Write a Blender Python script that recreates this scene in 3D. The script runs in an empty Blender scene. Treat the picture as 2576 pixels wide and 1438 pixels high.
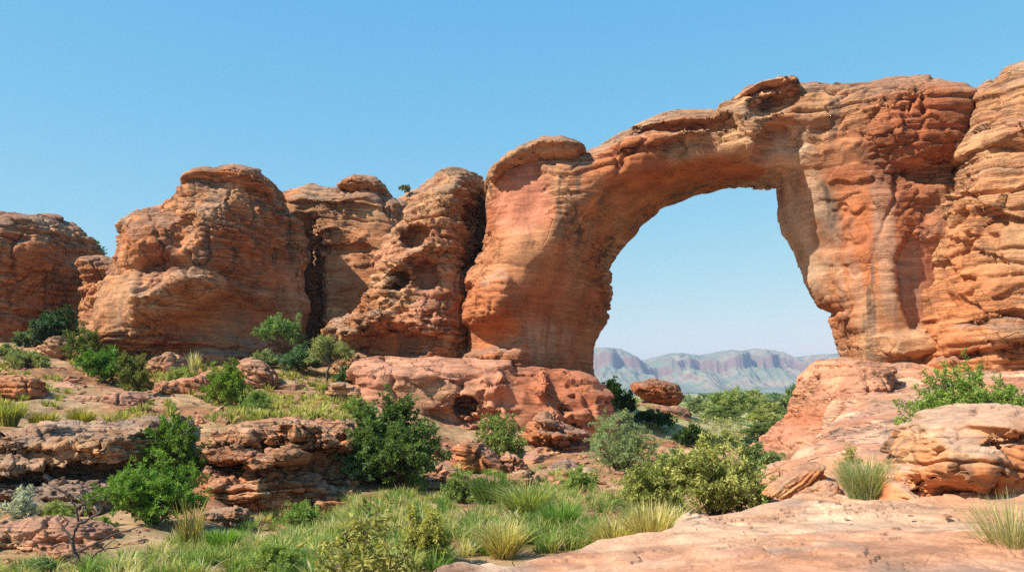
import bpy, math, time
import numpy as np
import openvdb
T0 = time.time()
scene = bpy.context.scene
COL = scene.collection
rad = math.radians

# ------------------------------------------------------------------ camera frame
# picture reading units: 2576 x 1438; the eye is the world origin, +Y looks ahead, the level horizon is at row 985
F, CU, CV = 2290.0, 1288.0, 985.0
def P(u, v, Y):
    return np.array([(u - CU) / F * Y, Y, (CV - v) / F * Y])

SUN_AZ = (-0.90, -0.45); SUN_EL = 45.0

# ------------------------------------------------------------------ numpy noise
def _h(ix, iy, iz, s):
    h = (ix.astype(np.uint32) * np.uint32(374761393)) ^ (iy.astype(np.uint32) * np.uint32(668265263)) ^ (iz.astype(np.uint32) * np.uint32(2147483647)) ^ np.uint32((s * 974711 + 12345) & 0xffffffff)
    h = (h ^ (h >> np.uint32(13))) * np.uint32(1274126177)
    h = (h ^ (h >> np.uint32(15))) * np.uint32(2246822519)
    return h ^ (h >> np.uint32(16))
def hf(ix, iy, iz, s=0):
    return (_h(ix, iy, iz, s) >> np.uint32(8)).astype(np.float32) * np.float32(1 / 16777216.0)
def vnoise(p, s=0):
    """smooth value noise, -1..1; p is n x 3"""
    i = np.floor(p).astype(np.int64); f = (p - i).astype(np.float32)
    w = f * f * f * (f * (f * 6 - 15) + 10)
    x, y, z = i[:, 0], i[:, 1], i[:, 2]
    r = 0
    for a in (0, 1):
        wa = w[:, 0] if a else 1 - w[:, 0]
        for b in (0, 1):
            wb = w[:, 1] if b else 1 - w[:, 1]
            for c in (0, 1):
                wc = w[:, 2] if c else 1 - w[:, 2]
                r = r + wa * wb * wc * hf(x + a, y + b, z + c, s)
    return r * 2 - 1
def fbm(p, o=4, s=0, g=0.5, l=2.03):
    a, r, t = 1.0, 0, 0
    for k in range(o):
        r = r + a * vnoise(p * (l ** k) + 7.7 * k, s + k); t += a; a *= g
    return r / t
def voro(p, s=0, jit=(1, 1, 1), facet=False):
    """F1, F2 of jittered cell noise, and the id hash of the nearest cell"""
    i = np.floor(p).astype(np.int64)
    n = len(p)
    f1 = np.full(n, 9, np.float32); f2 = np.full(n, 9, np.float32); idn = np.zeros(n, np.float32); tilt = np.zeros(n, np.float32)
    for a in (-1, 0, 1):
        for b in (-1, 0, 1):
            for c in (-1, 0, 1):
                cx, cy, cz = i[:, 0] + a, i[:, 1] + b, i[:, 2] + c
                q = np.stack([cx + .5 + jit[0] * (hf(cx, cy, cz, s) - .5), cy + .5 + jit[1] * (hf(cx, cy, cz, s + 1) - .5), cz + .5 + jit[2] * (hf(cx, cy, cz, s + 2) - .5)], 1)
                e = p - q
                d = np.sqrt((e ** 2).sum(1)).astype(np.float32)
                m = d < f1
                if facet: tilt = np.where(m, e[:, 0] * (hf(cx, cy, cz, s + 5) - .5) + e[:, 1] * (hf(cx, cy, cz, s + 6) - .5) + e[:, 2] * (hf(cx, cy, cz, s + 7) - .5), tilt)
                f2 = np.where(m, f1, np.minimum(f2, d))
                idn = np.where(m, hf(cx, cy, cz, s + 3), idn)
                f1 = np.where(m, d, f1)
    return (f1, f2, idn, tilt) if facet else (f1, f2, idn)
def sstep(a, b, x):
    t = np.clip((x - a) / (b - a), 0, 1); return t * t * (3 - 2 * t)
def lin(r, g, b):
    c = np.array([r, g, b], float) / 255
    return np.where(c <= 0.04045, c / 12.92, ((c + 0.055) / 1.055) ** 2.4)

# ------------------------------------------------------------------ tags and meshes
def tag(o, label=None, cat=None, group=None, kind=None):
    if label: o['label'] = label
    if cat: o['category'] = cat
    if group: o['group'] = group
    if kind: o['kind'] = kind
    return o
def link(o, parent=None):
    COL.objects.link(o)
    if parent is not None: o.parent = parent
    return o
def mesh_np(name, v, f, mat, col=None, smooth=True, parent=None, loc=None, colmode='POINT'):
    me = bpy.data.meshes.new(name)
    v = np.asarray(v, np.float32)
    if loc is not None: v = v - np.asarray(loc, np.float32)
    f = np.asarray(f, np.int32)
    k = f.shape[1]
    me.vertices.add(len(v)); me.vertices.foreach_set('co', v.ravel())
    me.loops.add(f.size); me.loops.foreach_set('vertex_index', f.ravel())
    me.polygons.add(len(f)); me.polygons.foreach_set('loop_start', np.arange(0, f.size, k, dtype=np.int32))
    me.polygons.foreach_set('use_smooth', np.full(len(f), smooth, bool))
    me.update(calc_edges=True)
    if col is not None:
        at = me.color_attributes.new('Col', 'FLOAT_COLOR', 'POINT')
        c4 = np.ones((len(v), 4), np.float32); c4[:, :np.shape(col)[1]] = col
        at.data.foreach_set('color', c4.ravel())
    me.materials.append(mat)
    o = bpy.data.objects.new(name, me)
    if loc is not None: o.location = [float(x) for x in loc]
    return link(o, parent)
def vnormals(v, f):
    d1 = v[f[:, 2]] - v[f[:, 0]]; d2 = v[f[:, 3]] - v[f[:, 1]]
    fn = np.cross(d1, d2)
    n = np.zeros_like(v)
    for k in range(4):
        for a in range(3):
            n[:, a] += np.bincount(f[:, k], weights=fn[:, a], minlength=len(v))
    return n / np.maximum(np.linalg.norm(n, axis=1, keepdims=True), 1e-9)

# ------------------------------------------------------------------ materials
def new_mat(name):
    m = bpy.data.materials.new(name); m.use_nodes = True
    nt = m.node_tree; nt.nodes.clear()
    return m, nt, nt.nodes, nt.links
def rock_material(name, bump=0.12, scale=1.0, speck=0.28, crack=1.0):
    m, nt, N, L = new_mat(name)
    def node(t, **kw):
        n = N.new(t)
        for k, v in kw.items(): setattr(n, k, v)
        return n
    def math_(op, a, b=None, c=None):
        n = node('ShaderNodeMath', operation=op)
        for i, x in enumerate((a, b, c)):
            if x is None: continue
            if isinstance(x, (int, float)): n.inputs[i].default_value = x
            else: L.new(x, n.inputs[i])
        return n.outputs[0]
    def ramp(x, a, b, lo, hi):
        n = node('ShaderNodeMapRange', interpolation_type='SMOOTHSTEP'); L.new(x, n.inputs[0])
        for k, v in zip(('From Min', 'From Max', 'To Min', 'To Max'), (a, b, lo, hi)): n.inputs[k].default_value = v
        return n.outputs[0]
    g = node('ShaderNodeNewGeometry')
    def coords(sx, sy, sz, rot=(0, 0, 0)):
        n = node('ShaderNodeMapping'); n.inputs['Scale'].default_value = (sx * scale, sy * scale, sz * scale); n.inputs['Rotation'].default_value = rot; L.new(g.outputs['Position'], n.inputs[0]); return n.outputs[0]
    def noise(vec, sc, det, rough=.55):
        n = node('ShaderNodeTexNoise'); n.inputs['Scale'].default_value = sc; n.inputs['Detail'].default_value = det; n.inputs['Roughness'].default_value = rough; L.new(vec, n.inputs['Vector']); return n
    out = node('ShaderNodeOutputMaterial'); b = node('ShaderNodeBsdfPrincipled')
    b.inputs['Roughness'].default_value = 0.92; b.inputs['Specular IOR Level'].default_value = 0.12
    L.new(b.outputs[0], out.inputs[0])
    at = node('ShaderNodeVertexColor'); at.layer_name = 'Col'
    iso = coords(1, 1, 1)
    grain = noise(iso, 9.0, 4).outputs[0]
    blot = noise(iso, .8, 6).outputs[0]
    wob = noise(iso, 1.1, 4)
    # warped bedding: thin, nearly level lines
    ws = node('ShaderNodeVectorMath', operation='MULTIPLY_ADD'); L.new(wob.outputs['Color'], ws.inputs[0]); ws.inputs[1].default_value = (.5, .5, .14); L.new(iso, ws.inputs[2])
    bm = node('ShaderNodeMapping'); bm.inputs['Scale'].default_value = (.35, .35, 5.5); bm.inputs['Rotation'].default_value = (.05, .07, 0); L.new(ws.outputs[0], bm.inputs[0])
    bed = noise(bm.outputs[0], 1.0, 5, .6).outputs[0]
    bedline = ramp(math_('ABSOLUTE', math_('SUBTRACT', bed, .5)), 0.0, .035, 0.0, 1.0)      # 0 on the parting
    # joint network, flattened cells
    vm_ = node('ShaderNodeMapping'); vm_.inputs['Scale'].default_value = (1.05, 1.05, 2.3); L.new(ws.outputs[0], vm_.inputs[0])
    vo = node('ShaderNodeTexVoronoi', feature='DISTANCE_TO_EDGE'); vo.inputs['Scale'].default_value = 1.0; L.new(vm_.outputs[0], vo.inputs['Vector'])
    jm = ramp(noise(iso, .30, 3).outputs[0], .51, .63, 0.0, 1.0)
    joint = math_('MULTIPLY', ramp(vo.outputs[0], 0.0, .05, -1.0, 0.0), jm)
    bl = math_('MULTIPLY', math_('SUBTRACT', bedline, 1.0), ramp(noise(iso, .45, 3).outputs[0], .40, .58, 0.0, 1.0))
    # colour
    t = math_('ADD', math_('MULTIPLY', bed, .95), math_('ADD', math_('MULTIPLY', grain, .7), blot))
    mul = ramp(t, .88, 1.78, 1 - speck * 1.6, 1 + speck * 1.4)
    vm = node('ShaderNodeVectorMath', operation='SCALE'); L.new(at.outputs[0], vm.inputs[0]); L.new(mul, vm.inputs['Scale'])
    L.new(vm.outputs[0], b.inputs['Base Color'])
    # relief
    h = math_('ADD', math_('ADD', math_('MULTIPLY', joint, 1.0 * crack), math_('MULTIPLY', bl, .5 * crack)), math_('ADD', math_('MULTIPLY', bed, .75), math_('MULTIPLY', grain, .35)))
    h = math_('MULTIPLY', h, math_('MULTIPLY_ADD', at.outputs['Alpha'], .9, .12))
    bp = node('ShaderNodeBump'); bp.inputs['Strength'].default_value = 1.0; bp.inputs['Distance'].default_value = bump; L.new(h, bp.inputs['Height']); L.new(bp.outputs[0], b.inputs['Normal'])
    return m
def leaf_material(name, trans=0.35, rough=0.55, spec=0.25):
    m, nt, N, L = new_mat(name)
    out = N.new('ShaderNodeOutputMaterial'); b = N.new('ShaderNodeBsdfPrincipled')
    b.inputs['Roughness'].default_value = rough; b.inputs['Specular IOR Level'].default_value = spec
    at = N.new('ShaderNodeVertexColor'); at.layer_name = 'Col'
    L.new(at.outputs[0], b.inputs['Base Color'])
    t = N.new('ShaderNodeBsdfTranslucent')
    vm = N.new('ShaderNodeVectorMath'); vm.operation = 'MULTIPLY'; vm.inputs[1].default_value = (1.25, 1.3, 0.55); L.new(at.outputs[0], vm.inputs[0]); L.new(vm.outputs[0], t.inputs[0])
    mx = N.new('ShaderNodeMixShader'); mx.inputs[0].default_value = trans
    L.new(b.outputs[0], mx.inputs[1]); L.new(t.outputs[0], mx.inputs[2]); L.new(mx.outputs[0], out.inputs[0])
    return m
def plain_material(name, rgb, rough=0.9, noise=0.35, scale=20):
    m, nt, N, L = new_mat(name)
    out = N.new('ShaderNodeOutputMaterial'); b = N.new('ShaderNodeBsdfPrincipled'); L.new(b.outputs[0], out.inputs[0])
    b.inputs['Roughness'].default_value = rough; b.inputs['Specular IOR Level'].default_value = 0.15
    g = N.new('ShaderNodeNewGeometry'); n = N.new('ShaderNodeTexNoise'); n.inputs['Scale'].default_value = scale; n.inputs['Detail'].default_value = 5; L.new(g.outputs['Position'], n.inputs['Vector'])
    mr = N.new('ShaderNodeMapRange'); mr.inputs['From Min'].default_value = .3; mr.inputs['From Max'].default_value = .7; mr.inputs['To Min'].default_value = 1 - noise; mr.inputs['To Max'].default_value = 1 + noise; L.new(n.outputs[0], mr.inputs[0])
    vm = N.new('ShaderNodeVectorMath'); vm.operation = 'SCALE'; vm.inputs[0].default_value = rgb; L.new(mr.outputs[0], vm.inputs['Scale']); L.new(vm.outputs[0], b.inputs['Base Color'])
    return m
M_ROCK = rock_material('weathered_sandstone', 0.11, 1.0, .24)
M_NEAR = rock_material('near_sandstone', 0.018, 2.6, .24, .35)
M_LEAF = leaf_material('leaf')
M_GRASS = leaf_material('grass_blade', 0.4, 0.6, 0.2)
M_BARK = plain_material('bark', (0.11, 0.08, 0.055), 0.95, 0.5, 30)
M_DEAD = plain_material('dead_wood', (0.085, 0.062, 0.05), 0.95, 0.5, 30)

# ------------------------------------------------------------------ implicit rocks
def chaikin(p, it=1):
    for _ in range(it):
        q = np.roll(p, -1, axis=0)
        p = np.stack([.75 * p + .25 * q, .25 * p + .75 * q], 1).reshape(-1, 2)
    return p
def poly_sdf(poly, X, Z):
    """signed distance to a closed polygon, positive inside"""
    d = np.full(X.shape, 1e18, np.float32); ins = np.zeros(X.shape, bool)
    n = len(poly)
    for i in range(n):
        ax, az = poly[i]; bx, bz = poly[(i + 1) % n]
        ex, ez = bx - ax, bz - az
        wx, wz = X - ax, Z - az
        t = np.clip((wx * ex + wz * ez) / (ex * ex + ez * ez + 1e-12), 0, 1)
        d = np.minimum(d, (wx - ex * t) ** 2 + (wz - ez * t) ** 2)
        c = ((az <= Z) & (bz > Z)) | ((bz <= Z) & (az > Z))
        if abs(ez) > 1e-12:
            ins ^= c & (X < ax + (Z - az) / ez * ex)
    d = np.sqrt(d)
    return np.where(ins, d, -d).astype(np.float32)
def smin(a, b, k):
    h = np.clip(.5 + .5 * (b - a) / k, 0, 1); return b + (a - b) * h - k * h * (1 - h)
def level_mesh(f, lo, h):
    g = openvdb.FloatGrid(4 * h)
    g.copyFromArray(np.ascontiguousarray(np.clip(f, -4 * h, 4 * h).astype(np.float32)))
    pts, quads = g.convertToQuads(0.0)
    v = np.asarray(pts, np.float32) * h + np.asarray(lo, np.float32)
    return v, np.asarray(quads, np.int32)
def gauss2(X, Z, cx, cz, rx, rz, p, rot=0.0):
    a = math.radians(rot); dx, dz = X - cx, Z - cz
    ca, sa = math.cos(a), math.sin(a)
    q = ((dx * ca + dz * sa) / rx) ** 2 + ((-dx * sa + dz * ca) / rz) ** 2
    return np.exp(-q ** p)

ROCK_ORANGE = np.array([0.375, 0.146, 0.061])
ROCK_TAN = np.array([0.42, 0.226, 0.116])
ROCK_RED = np.array([0.30, 0.092, 0.040])
ROCK_PINK = np.array([0.43, 0.190, 0.112])
ROCK_PALE = np.array([0.54, 0.37, 0.245])
ROCK_GREY = np.array([0.21, 0.145, 0.108])
ROCK_DARK = np.array([0.075, 0.055, 0.042])

def rock_surface(v, f, prm, paint, px):
    """weathering: bedding ledges, joint blocks, pits; returns moved vertices and their own colours"""
    sd = prm.get('seed', 1); sc = prm.get('scale', 1.0)
    bt = prm.get('bed', 0.55) * sc; dip = prm.get('dip', (0.03, 0.05)); amp = prm.get('amp', 1.0) * sc
    n = vnormals(v, f)
    # broad lumps
    w = fbm(v / (3.2 * sc) + 11.3 * sd, 3, sd)
    v = v + n * (w * prm.get('lump', 0.45) * amp)[:, None]
    n = vnormals(v, f)
    off = np.array([sd * 3.1, sd * 1.7, sd * .9])
    q = v + off
    warp = fbm(q / (5.0 * sc), 2, sd + 40)
    zz = v[:, 2] + dip[0] * v[:, 0] + dip[1] * v[:, 1] + prm.get('warp', .5) * sc * warp + .12 * sc * vnoise(q / (.9 * sc), sd + 5)
    # irregular beds
    one = np.zeros_like(zz)
    Lc = zz / bt + 1.1 * vnoise(np.stack([zz / bt * .45, one, one], 1), sd + 7)
    i = np.floor(Lc).astype(np.int64); fz = (Lc - i).astype(np.float32)
    z0 = np.zeros_like(i)
    r0, r1 = hf(i, z0, z0, sd + 3), hf(i + 1, z0, z0, sd + 3)
    ledge = r0 + (r1 - r0) * sstep(.78, 1.0, fz) - .5
    edge = np.minimum(fz, 1 - fz)
    deep = hf(i + (fz > .5), z0, z0, sd + 9) ** 2
    groove = -np.exp(-(edge / .13) ** 2) * (.25 + 1.2 * deep)
    # joint blocks
    bw, bh = prm.get('block', (.95, .44)); bw *= sc; bh *= sc
    vp = np.stack([q[:, 0] / bw, q[:, 1] / bw, zz / bh], 1) + .16 * np.stack([vnoise(q / (.8 * sc), 21), vnoise(q / (.8 * sc), 22), one], 1)
    f1, f2, idn, tilt = voro(vp, sd + 11, (.9, .9, .4), True)
    gap = f2 - f1
    block = .8 * (sstep(0, .13, gap) - 1) + .7 * (idn - .5) + 1.3 * tilt
    mask = sstep(-.12, .22, fbm(q / (4.5 * sc), 3, sd + 60) + prm.get('blocky', 0.0))
    lmask = .3 + .7 * sstep(-.3, .3, fbm(q / (3.7 * sc) + 5, 2, sd + 70) + prm.get('ledgy', 0.1))
    cv = np.stack([q[:, 0] / (2.1 * sc), q[:, 1] / (2.1 * sc), zz / (1.25 * sc)], 1) + .2 * np.stack([vnoise(q / (1.1 * sc), 51), vnoise(q / (1.1 * sc), 52), one], 1)
    c1_, c2_, cid, ct = voro(cv, sd + 51, (1, 1, .6), True)
    coarse = .5 * (cid - .5) + 1.5 * ct
    # thin laminae
    l2 = zz / (bt * .36) + .9 * vnoise(np.stack([zz / bt * 1.3, one + 4, one], 1), sd + 17) + .5 * vnoise(q / (1.3 * sc), sd + 18)
    i2 = np.floor(l2).astype(np.int64); g2 = (l2 - i2).astype(np.float32)
    s0, s1 = hf(i2, z0, z0, sd + 19), hf(i2 + 1, z0, z0, sd + 19)
    lam = s0 + (s1 - s0) * sstep(.7, 1.0, g2) - .5
    e2 = np.minimum(g2, 1 - g2); brk = sstep(-.1, .25, fbm(q / (1.1 * sc), 2, sd + 23))
    lamd = .45 * lam - np.exp(-(e2 / .16) ** 2) * brk * (.3 + hf(i2 + (g2 > .5), z0, z0, sd + 29))
    # master joints
    jq = np.stack([q[:, 0] / (3.6 * sc), q[:, 1] / (3.6 * sc), q[:, 2] / (13 * sc)], 1) + .25 * np.stack([fbm(q / (1.7 * sc), 3, 41), fbm(q / (1.7 * sc), 3, 42), one], 1)
    j1, j2, _ = voro(jq, sd + 31)
    joint = -np.exp(-((j2 - j1) / .035) ** 2) * sstep(-.2, .2, fbm(q / (3 * sc), 2, sd + 33))
    # pits (tafoni)
    pp = q / (prm.get('pit', 1.5) * sc); pp = pp * np.array([1, 1, 1.35])
    p1, p2, pid = voro(pp + .25 * np.stack([vnoise(pp * 2, 31), vnoise(pp * 2, 32), vnoise(pp * 2, 33)], 1), sd + 15)
    pr = .16 + .3 * pid
    pmask = sstep(0.0, .35, fbm(q / (5 * sc), 2, sd + 80) + prm.get('pitty', -.1)) * (pid > .45)
    pits = -sstep(1.0, .45, p1 / pr) * pmask
    smooth = np.zeros(len(v), np.float32)
    for (cx, cz, rx, rz, s, rot) in prm.get('_smooth', []):
        smooth = np.maximum(smooth, s * gauss2(v[:, 0], v[:, 2], cx, cz, rx, rz, 2, rot))
    keep = 1 - smooth
    flat = 1 - .5 * sstep(.6, .95, n[:, 2])
    fine = .6 - 2.0 * np.abs(vnoise(q / (.7 * sc), sd + 90)) + .5 * vnoise(q / (.3 * sc), sd + 91)
    d = keep * flat * lmask * (.34 * ledge + .24 * groove + prm.get('lam', .12) * lamd) + .20 * keep * mask * block * flat + .36 * keep * pits + .36 * keep * joint + prm.get('facet', .34) * keep * coarse + (.25 + .75 * keep) * .045 * fine
    hor = n.copy(); hor[:, 2] *= .55
    v2 = v + hor * (d * amp)[:, None]
    # the rock's own colours
    c = prm.get('base', ROCK_ORANGE)
    t1 = sstep(-.35, .45, fbm(q / (4.0 * sc), 4, sd + 100) + prm.get('tan', 0.0))[:, None]
    col = c * (1 - t1) + prm.get('second', ROCK_TAN) * t1
    band = vnoise(np.stack([zz / (.8 * sc), one + sd, one], 1), sd + 8) * .5 + vnoise(np.stack([zz / (.23 * sc), one + sd, one], 1), sd + 9) * .5
    col = col * (1 + .16 * band)[:, None]
    t2 = (sstep(.1, .6, fbm(q / (2.6 * sc) + 50, 4, sd + 110)) * prm.get('red', .6))[:, None]
    col = col * (1 - t2) + ROCK_RED * t2
    t3 = (sstep(.35, .85, n[:, 2] + .35 * fbm(q / (.8 * sc), 3, sd + 120)) * prm.get('top', .55))[:, None]
    col = col * (1 - t3) + prm.get('topcol', ROCK_GREY * 1.15) * t3
    # vertical water stains
    st = fbm(np.stack([q[:, 0] / .55, q[:, 1] / .55, q[:, 2] / 7.0], 1), 3, sd + 130)
    sm = fbm(q / 6.0 + 9, 2, sd + 140)
    t4 = (sstep(.14, .30, st) * sstep(-.1, .25, sm) * (n[:, 2] < .4) * prm.get('stain', .6))[:, None]
    col = col * (1 - t4) + ROCK_DARK * 1.6 * t4
    for (cx, cz, rx, rz, pc, s, rot, pw, stre) in paint:
        g = gauss2(v[:, 0] + .35 * rx * fbm(q / (rx * .6), 3, 7), v[:, 2] + .3 * rz * fbm(q / (rx * .6), 3, 8), cx, cz, rx, rz, pw, rot)
        if stre: g = g * sstep(-.25, .25, fbm(np.stack([q[:, 0] / .7, q[:, 1] / .7, q[:, 2] / 9], 1), 3, 77))
        g = (g * s)[:, None]
        col = col * (1 - g) + np.asarray(pc) * g
    rough = np.clip(keep * (.30 + .70 * np.maximum(mask, lmask - .3)), 0, 1)
    return v2, np.concatenate([np.clip(col, 0.01, .9), rough[:, None]], 1)

ROCKS = {}
def rock(name, label, cat, poly, Y, T=4.0, Tb=None, R=2.5, Ry=None, k=0.0, px=1.3, relief=(), paint=(), smooth=(), hole=None, hole_back=None,
         Rh=0.7, thin=None, flare=0.0, disp=None, group=None, parent=None, zmin=None, mat=None, it=1, lean=0.0, world=False):
    t = time.time()
    disp = dict(disp or {})
    Tb = T if Tb is None else Tb; Ry = Ry or min(T, R * 1.3)
    def Yof(u): return Y / (1 + k * (u - CU) / F)
    def W(pts, dy=0.0):
        ys = [Yof(u) + dy for u, v in pts]
        return np.array([((u - CU) / F * y, (CV - v) / F * y) for (u, v), y in zip(pts, ys)])
    def WB(pts):
        r = []
        for u, v in pts:
            y = Yof(u); tb = Tb
            if thin: tb = Tb + (thin[2] - Tb) * float(sstep(thin[0], thin[1], np.array((u - CU) / F * (y + 2))))
            r.append(((u - CU) / F * (y + tb), (CV - v) / F * (y + tb)))
        return np.array(r)
    pp_ = []
    v0 = max(v for u, v in poly)
    for u, v in poly:
        y0_ = Yof(u) - (max(T - Ry, 0) + .32 * Ry); y = y0_
        for _ in range(4): y = y0_ + lean * ((CV - v) / F * y - (CV - v0) / F * y0_)
        pp_.append(((u - CU) / F * y, (CV - v) / F * y))
    pol = chaikin(np.array(pp_), it)
    h = px * Y / 910.0
    zlo = pol[:, 1].min() if zmin is None else zmin
    mg = 6 * h
    xs = np.arange(pol[:, 0].min() - mg, pol[:, 0].max() + mg, h, dtype=np.float32)
    zs = np.arange(zlo - mg, pol[:, 1].max() + mg, h, dtype=np.float32)
    Xg, Zg = np.meshgrid(xs, zs, indexing='ij')
    d = poly_sdf(pol, Xg, Zg)
    if zmin is not None: d = np.minimum(d, 1e9)
    rel = np.zeros_like(d)
    wp = np.stack([Xg.ravel(), Zg.ravel(), np.full(Xg.size, 3.3 + Y)], 1) / (1.6 * Y / 50)
    Xw = Xg + .42 * Y / 50 * fbm(wp, 4, 901, .6).reshape(Xg.shape); Zw = Zg + .42 * Y / 50 * fbm(wp, 4, 951, .6).reshape(Xg.shape)
    yf = -T * .85
    for b in relief:
        u, v, ru, rv, a, p = b[:6]; rot = b[6] if len(b) > 6 else 0
        y = Yof(u) + yf; s = y / F
        rel += a * gauss2(Xw, Zw, (u - CU) * s, (CV - v) * s, ru * s, rv * s, p, rot)
    zt = pol[:, 1].max(); zn = np.clip((zt - Zg) / max(zt - zlo, .1), 0, 1)
    Tf = np.maximum(T + rel + flare * zn, .3); Tbk = Tb + flare * .6 * zn
    if thin: Tbk = Tbk + (thin[2] - Tb) * sstep(thin[0], thin[1], Xg) * sstep(thin[3] + 2.5, thin[3], Xg)
    ymax = float(Tf.max()) + 1.0; ybk = float(Tbk.max()) + .8
    yc = Y - k * Xg + lean * (Zg - zlo)
    y0 = float(yc.min()) - ymax; y1 = float(yc.max()) + ybk
    ys = np.arange(y0, y1, h, dtype=np.float32)
    f = np.empty((len(xs), len(ys), len(zs)), np.float32)
    a2 = np.maximum(R - d, 0) / R
    if hole is not None: RH = Rh + 1.9 * sstep(12.0, 15.0, Xg)
    if hole is not None:
        hf_ = poly_sdf(chaikin(W(hole, -T), it), Xg, Zg); hb_ = poly_sdf(chaikin(WB(hole_back), it), Xg, Zg)
    for j, y in enumerate(ys):
        yy = y - yc
        fr = yy < 0
        tt = np.where(fr, Tf, Tbk)
        w = np.maximum(np.abs(yy) - (tt - Ry), 0) / Ry
        g = (np.sqrt(a2 * a2 + w * w) - 1) * min(R, Ry)
        if hole is not None:
            m = np.clip((yy + T) / (T + Tbk), 0, 1)
            hd = hf_ * (1 - m) + hb_ * m          # >0 inside the opening
            hd = -hd
            b2 = np.maximum(RH - hd, 0) / RH
            w2 = np.maximum(np.abs(yy) - (tt - RH), 0) / RH
            g = np.maximum(g, (np.sqrt(b2 * b2 + w2 * w2) - 1) * RH)
        f[:, j, :] = g
    v, q = level_mesh(f, (xs[0], y0, zs[0]), h)
    del f
    n = vnormals(v, q)
    ctr = np.array([v[:, 0].mean(), v[:, 1].mean(), v[:, 2].mean()])
    if ((v - ctr) * n).sum(1).mean() < 0:
        q = q[:, ::-1].copy()
    def conv(b):
        u, v_, ru, rv = b[:4]; y = Yof(u) + yf; s = y / F
        return ((u - CU) * s, (CV - v_) * s, ru * s, rv * s)
    disp['_smooth'] = [conv(b) + (b[4], b[5] if len(b) > 5 else 0) for b in smooth]
    pt = [conv(b) + (b[4], b[5], b[6] if len(b) > 6 else 0, b[7] if len(b) > 7 else 1.5, b[8] if len(b) > 8 else 0) for b in paint]
    v, c = rock_surface(v, q, disp, pt, h)
    loc = (float(v[:, 0].mean()), float(v[:, 1].mean()), float(v[:, 2].min()))
    if parent is not None:
        pl = parent.location; loc2 = [loc[i] - pl[i] for i in range(3)]
        o = mesh_np(name, v, q, mat or M_ROCK, c, True, parent, loc); o.location = loc2
    else:
        o = mesh_np(name, v, q, mat or M_ROCK, c, True, None, loc)
        tag(o, label, cat, group)
    ROCKS.setdefault(name, []).append(o)
    print('rock %-16s verts %7d  %.1fs' % (name, len(v), time.time() - t))
    return o
# ------------------------------------------------------------------ terrain
def tps_fit(pts):
    """thin-plate spline through world points (x, y, z) in depth-scaled coordinates"""
    def key(x, y): return np.stack([x / (y + 14.0) * 2.2, np.log(np.maximum(y, -9.0) + 14.0)], -1)
    K = key(pts[:, 0], pts[:, 1]); n = len(K)
    def U(r2): return np.where(r2 > 1e-12, .5 * r2 * np.log(np.maximum(r2, 1e-12)), 0)
    r2 = ((K[:, None] - K[None]) ** 2).sum(-1)
    A = np.zeros((n + 3, n + 3)); A[:n, :n] = U(r2) + 1e-4 * np.eye(n); A[:n, n] = 1; A[:n, n + 1:] = K; A[n, :n] = 1; A[n + 1:, :n] = K.T
    b = np.zeros(n + 3); b[:n] = pts[:, 2]
    w = np.linalg.solve(A, b)
    def ev(x, y):
        x = np.asarray(x, float); y = np.asarray(y, float); sh = x.shape
        k = key(x.ravel(), y.ravel()); out = np.empty(len(k))
        for a in range(0, len(k), 60000):
            kk = k[a:a + 60000]
            r = ((kk[:, None] - K[None]) ** 2).sum(-1)
            out[a:a + 60000] = U(r) @ w[:n] + w[n] + kk @ w[n + 1:]
        return out.reshape(sh)
    return ev
GP = [P(*a) for a in [
    (-150, 850, 66), (0, 862, 64), (200, 872, 60), (400, 908, 54), (600, 918, 53), (800, 890, 58), (900, 985, 47), (1000, 1045, 42),
    (0, 955, 44), (200, 962, 44), (400, 982, 43), (700, 1000, 42), (0, 1075, 27.5), (200, 1078, 27.5), (340, 1080, 28), (500, 1062, 30), (700, 1062, 31), (850, 1055, 33),
    (0, 1325, 18.5), (200, 1320, 19), (350, 1325, 18), (550, 1300, 21), (900, 1280, 21), (-150, 1300, 21), (0, 1290, 21.6), (200, 1285, 21.8), (350, 1288, 21.5), (600, 1290, 22.6), (800, 1285, 23.5), (0, 1084, 25.5), (250, 1078, 25.5), (600, 1068, 27), (760, 1075, 27), (0, 1450, 12.2), (100, 1395, 14.6), (400, 1438, 11.6), (700, 1438, 11.4), (900, 1445, 11),
    (1000, 1290, 19.5), (1100, 1225, 27), (1200, 1195, 32), (1400, 1200, 32), (1300, 1300, 19), (1500, 1300, 18), (1200, 1400, 13.2), (1500, 1395, 13), (1650, 1350, 14.5),
    (1600, 1205, 30), (1800, 1205, 29), (1800, 1320, 16.2), (1900, 1200, 28), (1150, 1110, 40), (1300, 1080, 44), (1500, 1130, 40), (1700, 1120, 47), (1850, 1115, 58), (1980, 1125, 50),
    (1600, 1060, 120), (1800, 1060, 120), (2000, 1060, 120), (1900, 1032, 220), (1600, 1032, 220), (2300, 1032, 220), (1300, 1060, 120),
    (2100, 1260, 19), (2300, 1260, 18), (2600, 1260, 20), (2600, 1090, 34), (2300, 1090, 36)]]
GP += [np.array(a, float) for a in [(-60, 120, -3), (-30, 100, -3), (-20, 75, 2.5), (0, 75, 1), (10, 70, -1), (60, 120, -4), (50, 60, -1), (40, 40, -1), (25, 10, -2.2), (-25, 10, -2.6), (-40, 40, 1),
    (-8, 4, -3), (0, -6, -3), (-60, 70, 3), (-400, 500, -6), (0, 500, -5.6), (400, 500, -6), (-2000, 2500, -7), (2000, 2500, -7), (0, 2500, -6.5), (-5000, 6000, -7), (5000, 6000, -7), (0, 6000, -7), (0, 1000, -6)]]
_gz = tps_fit(np.array(GP))
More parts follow.
